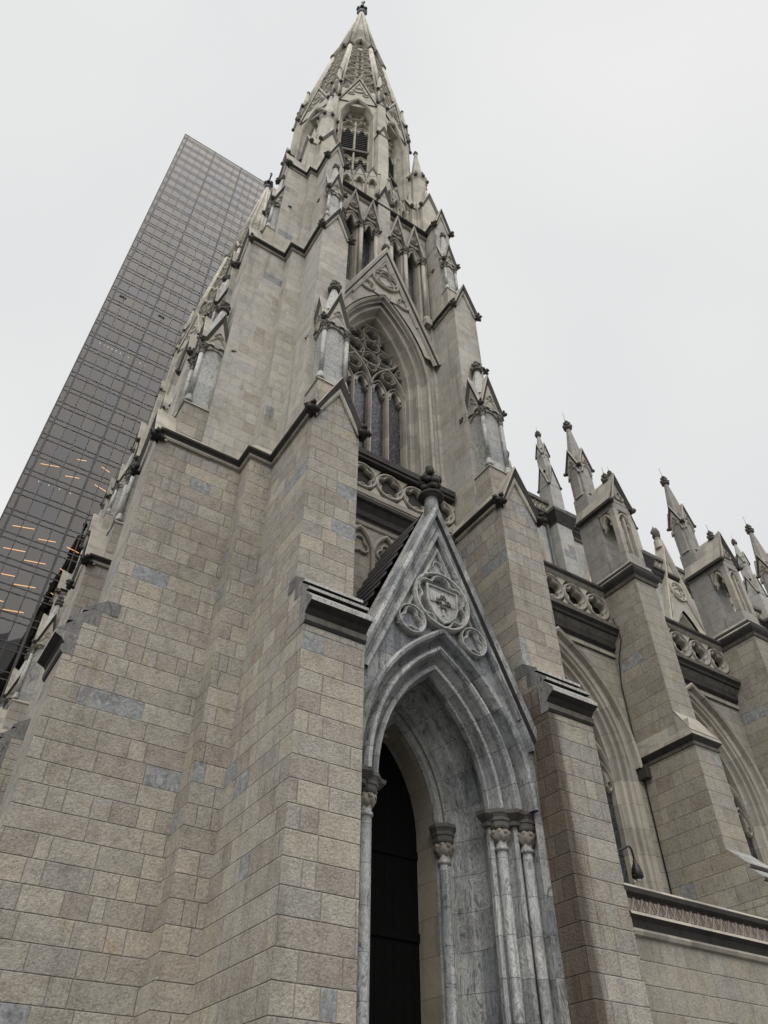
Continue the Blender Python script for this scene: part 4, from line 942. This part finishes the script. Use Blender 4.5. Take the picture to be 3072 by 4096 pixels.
YC = 3.3
def clerestory_bay():
    cx = BX+BW; F = fr(0, cx, 0); N_ = -YC; b = MB(); W = BW/2
    plate(b, F, lambda z: -W, lambda z: W, arch(0, 1.5, 25.6, 3.6, 20, 12), 17, 32, N_, 'clere'); o = cpart(b, 'clerestory_wall')
    a = MB(); a.sweep(F, arch(0, 1.25, 25.6, 3.2, 20, 12), [(.42, N_), (.4, N_+.14), (.3, N_+.16), (.25, N_), (.15, N_-.2), (.05, N_-.28), (0, N_-.5)], 'pale', caps=False)
    a.face([F(-1.3, 20, N_-.45), F(1.3, 20, N_-.45), F(1.3, 26, N_-.45), F(0, 29, N_-.45), F(-1.3, 26, N_-.45)], 'glass')
    a.bar(F, [(0, 20), (0, 27.2)], .14, N_-.45, N_-.2, 'pale')
    for s in (-1, 1): a.bar(F, arch(s*.62, .62, 25.6, 1.2), .12, N_-.45, N_-.2, 'pale')
    foilring(a, F, 0, 27.4, .5, 4, N_-.45, N_-.22, 'pale'); cpart(a, 'window', o)
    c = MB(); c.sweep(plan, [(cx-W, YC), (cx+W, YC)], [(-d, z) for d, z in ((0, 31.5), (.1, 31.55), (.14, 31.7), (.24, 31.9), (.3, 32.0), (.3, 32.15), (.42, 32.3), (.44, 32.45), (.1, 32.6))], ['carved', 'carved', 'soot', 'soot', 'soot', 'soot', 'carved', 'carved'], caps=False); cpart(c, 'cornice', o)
    p = MB(); p.fbox(F, -W, W, 33.35, 33.62, N_, N_+.34, 'carved'); p.fbox(F, -W, W, 32.5, 32.65, N_+.02, N_+.26, 'pale')
    for i in range(11):
        x = -W+.645*(i+.5); p.bar(F, arch(x, .3, 32.65, .68, None, 5), .08, N_+.06, N_+.22, 'pale'); p.bar(F, [(x-.3, 33.35), (x, 32.95), (x+.3, 33.35)], .07, N_+.06, N_+.2, 'pale')
    cpart(p, 'balustrade', o)
    g = MB(); gz = lambda z: 2.3*(35.2-z)/(35.2-26.5)
    gw = lambda z: min(gz(z), 2.9)
    plate(g, F, lambda z: -gw(z), gw, arch(0, 1.66, 25.6, 3.9, 20, 12), 20, 35.1, N_+.3, 'pale')
    g.sweep(F, [(-3.0, 24.0), (0, 35.5), (3.0, 24.0)], [(0, N_-.3), (0, N_+.46), (-.08, N_+.5), (-.2, N_+.4), (-.26, N_+.3)], ['pale', 'pale', 'pale', 'pale'], caps=False)
    foilring(g, F, 0, 31.0, .72, 6, N_+.3, N_+.44, 'pale', w=.13, cusp=.09); g.bar(F, foil(0, 31.0, .36, 6), .06, N_+.3, N_+.38, 'pale', closed=True)
    g.bar(F, [(-.3, 32.4), (0, 34.2), (.3, 32.4)], .1, N_+.3, N_+.4, 'pale')
    for s in (-1, 1): g.bar(F, [(s*1.2, 29.2), (s*.75, 30.4), (s*1.0, 30.2), (s*1.45, 28.6)], .1, N_+.3, N_+.4, 'pale', closed=True)
    g.lathe(cx, YC-.1, [(.34, 35.0), (.32, 35.7), (.2, 35.8), (.26, 35.9), (.18, 36.0)], 'pale', 8, smooth=False); g.knob((cx, YC-.1, 36.45), .3, 'carved', sz=1.7, k=4, seg=12, rg=8); cpart(g, 'window_gable', o)
    s = MB(); sx = B0+BW; G = fr(0, sx, 0)
    s.fbox(G, -.62, .62, 17, 31.6, N_, N_+.75, 'clere')
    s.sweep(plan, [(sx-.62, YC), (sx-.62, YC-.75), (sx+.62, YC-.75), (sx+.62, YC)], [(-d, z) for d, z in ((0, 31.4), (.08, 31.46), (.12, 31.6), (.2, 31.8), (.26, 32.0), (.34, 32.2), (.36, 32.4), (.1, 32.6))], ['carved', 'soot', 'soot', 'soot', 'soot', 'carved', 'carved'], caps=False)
    s.fbox(G, -.5, .5, 32.4, 35.0, N_-.3, N_+.7, 'clere'); y2 = YC-.2
    for t in (0, 90, 180, 270):
        K = fr(t, sx, y2); gablet(s, K, 0, .48, 35.0, 36.9, .1, .52, .09, fill='clere', o=.07); s.knob(K(.5, 35, .52), .11, 'carved', seg=8, rg=5)
        s.knob(K(.2, 36.5, .36), .08, 'soot', seg=6, rg=4)
    s.box(sx-.3, sx+.3, y2-.3, y2+.3, 36, 38.6, 'clere')
    for t in (0, 90, 180, 270):
        K = fr(t, sx, y2); gablet(s, K, 0, .3, 38.2, 39.3, .1, .34, .08, fill='clere', o=.08); s.bar(K, arch(0, .2, 37.8, .5, None, 6), .06, .28, .36, 'pale')
    pyramid(s, sx, y2, .3, 38.9, .08, 40.5, 8, 'clere', rot=pi/8); finial(s, sx, y2, 40.4, .22); s.tube([(sx, y2, 40.8), (sx-.03, y2, 41.4)], .015, 'steel', 5)
    cpart(s, 'clerestory_pinnacle', o)
    d = MB(); d.tube([(sx-.8, YC-.14, 31.5), (sx-.8, YC-.14, 18)], .1, 'lead', 8); cpart(d, 'drainpipe', o)
    return o
M['clere'] = masonry('greenish_white_marble_blocks', h=.55, w0=.9, w1=.5, blue=.99, rough_bump=.12, joint_dark=.3, streak=.2, pal=[(0, (.36, .37, .345)), (.5, (.41, .41, .38)), (1, (.44, .435, .40))])
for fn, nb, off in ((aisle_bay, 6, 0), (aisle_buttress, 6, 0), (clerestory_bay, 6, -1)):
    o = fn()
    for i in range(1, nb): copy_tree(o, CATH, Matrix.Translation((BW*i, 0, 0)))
    if off: copy_tree(o, CATH, Matrix.Translation((-BW, 0, 0)))
rf = MB(); rf.grid([[(4.3, -4.6, 16.2), (60, -4.6, 16.2)], [(4.3, 3.4, 20.5), (60, 3.4, 20.5)]], 'slate'); rf.grid([[(3.2, 3.0, 32.3), (56, 3.0, 32.3)], [(3.2, 11.5, 37.2), (56, 11.5, 37.2)], [(3.2, 20.0, 32.3), (56, 20.0, 32.3)]], 'slate')
rf.box(3.2, 56, 4.2, 18.8, GZ, 32.2, 'clere'); cpart(rf, 'nave_roof')
# west front between the towers: portal gable, rose wall, crowning gable
wf = MB(); Fw = fr(-90, 0, 11.5)
wf.prism(Fw, [(-7, GZ), (7, GZ), (7, 31), (0, 46), (-7, 31)], -3.4, 3.6, 'ashlar'); wo = cpart(wf, 'west_wall')
w2 = MB(); w2.sweep(Fw, [(-7.2, 30.6), (0, 46.6), (7.2, 30.6)], [(0, 3.2), (0, 4.0), (-.2, 4.05), (-.5, 3.8), (-.6, 3.6)], 'trim', caps=False); cpart(w2, 'coping', wo)
w3 = MB(); foilring(w3, Fw, 0, 25.5, 3.6, 6, 3.6, 4.1, 'trim', w=.4, n=40, cusp=.25); w3.sweep(Fw, [(-3.6, 10), (0, 20), (3.6, 10)], [(0, 3.6), (0, 6.4), (-.3, 6.5), (-.6, 6.2), (-.7, 3.6)], 'trim', caps=False)
w3.prism(Fw, [(-3.3, 10), (3.3, 10), (0, 19)], 3.6, 6.0, 'marble'); w3.prism(Fw, [(-3.4, GZ), (-2.2, GZ), (-2.2, 10), (-3.4, 10)], 3.6, 6.1, 'marble'); w3.prism(Fw, [(2.2, GZ), (3.4, GZ), (3.4, 10), (2.2, 10)], 3.6, 6.1, 'marble')
finial(w3, -6.2, 11.5, 20, .4); cpart(w3, 'west_portal', wo)
for s in (-1, 1):
    w4 = MB(); aedicule(w4, -5.6, 11.5+s*4.2, .75, GZ, 9, 13.5, 16.5, 21); cpart(w4, 'pinnacle', wo)

# ------------------------------------------------------------------ floodlight on its bracket, cable on the aisle wall
t = thing('floodlight', (7.35, -6.0, 6.98), 'black bell-shaped floodlight on a bent arm in front of the tall aisle window', 'lamp')
lx = 7.42
a = MB(); a.tube([(6.72, -4.9, 7.0), (6.86, -5.9, 7.36), (7.05, -6.0, 7.42), (lx-.1, -6.0, 7.55), (lx-.02, -6.0, 7.56), (lx+.03, -6.0, 7.48), (lx+.05, -6.0, 7.2)], .028, 'black', 8)
ao = a.build('arm', t)
h = MB(); h.lathe(lx+.05, -6.0, [(.03, 7.24), (.05, 7.2), (.05, 7.14), (.09, 7.08), (.13, 6.97), (.155, 6.88), (.15, 6.82), (.13, 6.76), (.09, 6.71)], 'black', 16)
for q in range(8): h.knob((lx+.05+.12*cos(q*pi/4), -6+.12*sin(q*pi/4), 6.79), .045, 'black', seg=6, rg=4)
h.build('shade', t)
h = MB(); h.lathe(lx+.05, -6.0, [(.085, 6.73), (.075, 6.69), (.04, 6.66)], 'lampglass', 12); h.build('lens', t)
cb = MB(); cb.tube([(10.34, -5.1, 16.9), (10.42, -5.16, 16.4), (10.40, -5.2, 15.9), (10.38, -4.9, 15.2), (10.41, -4.72, 14.2), (10.42, -4.7, 11.8), (10.36, -4.8, 11.2), (10.42, -4.7, 10.4), (10.41, -4.7, 7.1)], .022, 'black', 6)
tag(cb.build('cable'), 'thin black cable running down the wall corner beside the first aisle buttress', 'cable')

# ------------------------------------------------------------------ glass office tower on the next block
def tower_glass():
    N = NT('bronze_mirror_glass'); N.t.nodes.remove(N.p); g = N.n('NewGeometry'); ps = N.n('SeparateXYZ'); N.l(g.outputs['Position'], ps.inputs[0])
    cx_ = N.m('FLOOR', N.m('DIVIDE', N.m('ADD', ps.outputs[0], 11.92), 1.7125)); cz_ = N.m('FLOOR', N.m('DIVIDE', N.m('SUBTRACT', ps.outputs[2], .7), 3.55))
    rv = N.wn(cx_, cz_, 2.0)
    # tilt every pane a hair, as real curtain walls do
    tl = N.n('CombineXYZ'); N.l(N.m('MULTIPLY', N.m('SUBTRACT', rv[1], .5), .006), tl.inputs[0]); N.l(N.m('MULTIPLY', N.m('SUBTRACT', rv[2], .5), .006), tl.inputs[2])
    ad = N.n('VectorMath', operation='ADD'); N.l(g.outputs['Normal'], ad.inputs[0]); N.l(tl.outputs[0], ad.inputs[1])
    nm = N.n('VectorMath', operation='NORMALIZE'); N.l(ad.outputs[0], nm.inputs[0])
    gl = N.n('BsdfGlossy'); gl.inputs['Roughness'].default_value = .015; N.l(N.ramp(rv[0], [(0, (.80, .78, .77)), (.4, (.85, .81, .78)), (.7, (.80, .80, .83)), (1, (.90, .85, .81))]), gl.inputs['Color']); N.l(nm.outputs[0], gl.inputs['Normal'])
    tr = N.n('BsdfTransparent'); tr.inputs['Color'].default_value = (.55, .5, .45, 1)
    fn = N.n('Fresnel'); fn.inputs['IOR'].default_value = 1.55
    mx = N.n('MixShader'); N.l(N.m('MINIMUM', N.m('MULTIPLY', fn.outputs[0], 1.3), .9), mx.inputs[0]); N.l(tr.outputs[0], mx.inputs[1]); N.l(gl.outputs[0], mx.inputs[2]); N.l(mx.outputs[0], N.out.inputs['Surface'])
    return N.mat
M['towerglass'] = tower_glass()
M['mullion'] = plain('dark_bronze_mullions', (.03, .028, .029), .5)
M['interior'] = plain('dim_office_interior', (.03, .028, .028), .9)
M['tube'] = plain('warm_strip_light', (.8, .6, .4), .5, emit=(1, .55, .2), es=1.15)
M['spot'] = plain('white_downlight', (.8, .8, .8), .5, emit=(1, .85, .68), es=.75)
M['blind'] = plain('pale_window_blind', (.26, .245, .225), .8)
TG = thing('skyscraper', (-12.7, 62.46, GZ), 'dark bronze glass office tower with strip lights on in its lower floors', 'skyscraper')
TY, TX0, TX1, TH = 62.46, -12.7, 40.0, 187.0
g = MB(); g.face([(TX0, TY, GZ), (TX1, TY, GZ), (TX1, TY, TH), (TX0, TY, TH)], 'towerglass'); g.build('glass_wall', TG, recalc=False)
w = MB(); w.box(TX0, TX1, TY+6, TY+40, GZ, TH, 'interior'); w.face([(TX0, TY, GZ), (TX0, TY+6, GZ), (TX0, TY+6, TH), (TX0, TY, TH)], 'mullion'); w.box(TX0, TX1, TY+.02, TY+40, TH-.12, TH-.02, 'mullion'); w.build('tower_body', TG)
fl = MB(); k = 0
FZ = [.7+3.55*i for i in range(int((TH-2)/3.55)+1)]
for z in FZ: fl.box(TX0+.1, TX1, TY+.12, TY+6, z-.55, z+.1, 'interior')
fl.build('floor_slab', TG)
mu = MB()
for i in range(32):
    x = -11.92+1.7125*i
    if x > TX1: break
    th_ = .15 if i % 4 == 0 else .06
    mu.box(x-th_, x+th_, TY-(.16 if i % 4 == 0 else .06), TY+.05, GZ, TH, 'mullion')
mu.box(TX0-.12, TX0+.08, TY-.1, TY+.1, GZ, TH, 'mullion')
for z in FZ:
    for dz in (-.62, .28): mu.box(TX0, TX1, TY-.05, TY+.05, z+dz-.07, z+dz+.07, 'mullion')
mu.box(TX0-.08, TX1, TY-.05, TY+.1, TH-.1, TH+.1, 'mullion')
mu.build('mullion_grid', TG)
CY = 82.8
def back(x, z, h):     # the point at ceiling height h behind the glass, on the line of sight the photograph gives
    d = CY*(h/z-1); return (-10.04+(x+10.04)*(CY+d)/CY, TY+d, h)
for x0, z0, x1, z1 in ((-11.16,77.48,-9.02,78.09), (-11.24,73.68,-8.96,74.34), (-7.26,76.88,-6.06,77.24), (-7.84,73.25,-6.08,73.76), (-3.9,77.29,-2.64,76.9), (-3.91,73.71,-2.14,73.29), (-11.17,62.5,-8.73,63.09), (-7.88,61.85,-5.86,62.31),
        (-11.09,58.95,-8.65,59.41), (-8.5,58.19,-6.01,58.65), (-4.4,62.18,-2.81,61.9), (-4.23,58.72,-3.53,58.48), (-10.8,55.25,-8.64,55.59), (-8.53,54.5,-6.04,54.97), (-4.23,54.96,-3.74,54.81), (-10.6,51.6,-8.71,51.88), (-8.58,50.85,-6.22,51.26)):
    h = max(z0, z1)*1.004
    b = MB(); b.tube([back(x0, z0, h), back(x1, z1, h)], .05, 'tube', 6); b.build('strip_light', TG)
for x, z in ((-10.77,102.26), (-10.12,102.23), (-9.43,102.18), (-8.8,102.2), (-8.13,102.2), (-7.4,102.1), (-6.04,102.0), (-4.05,101.98), (-3.27,102.02), (-9.9,88.71), (-8.61,88.73), (-10.56,70.65), (-9.25,70.68), (-7.84,70.69), (-6.42,70.7)):
    b = MB(); b.knob(back(x, z, z*1.006), .08, 'spot', seg=8, rg=5, a=0); b.build('downlight', TG)
for x0, x1, z in ((-11.04, -9.86, 116.3), (-4.1, -2.89, 116.2)):
    b = MB(); b.box(x0, x1, TY-.03, TY+.03, z-.3, z+.3, 'dark'); b.build('vent', TG)
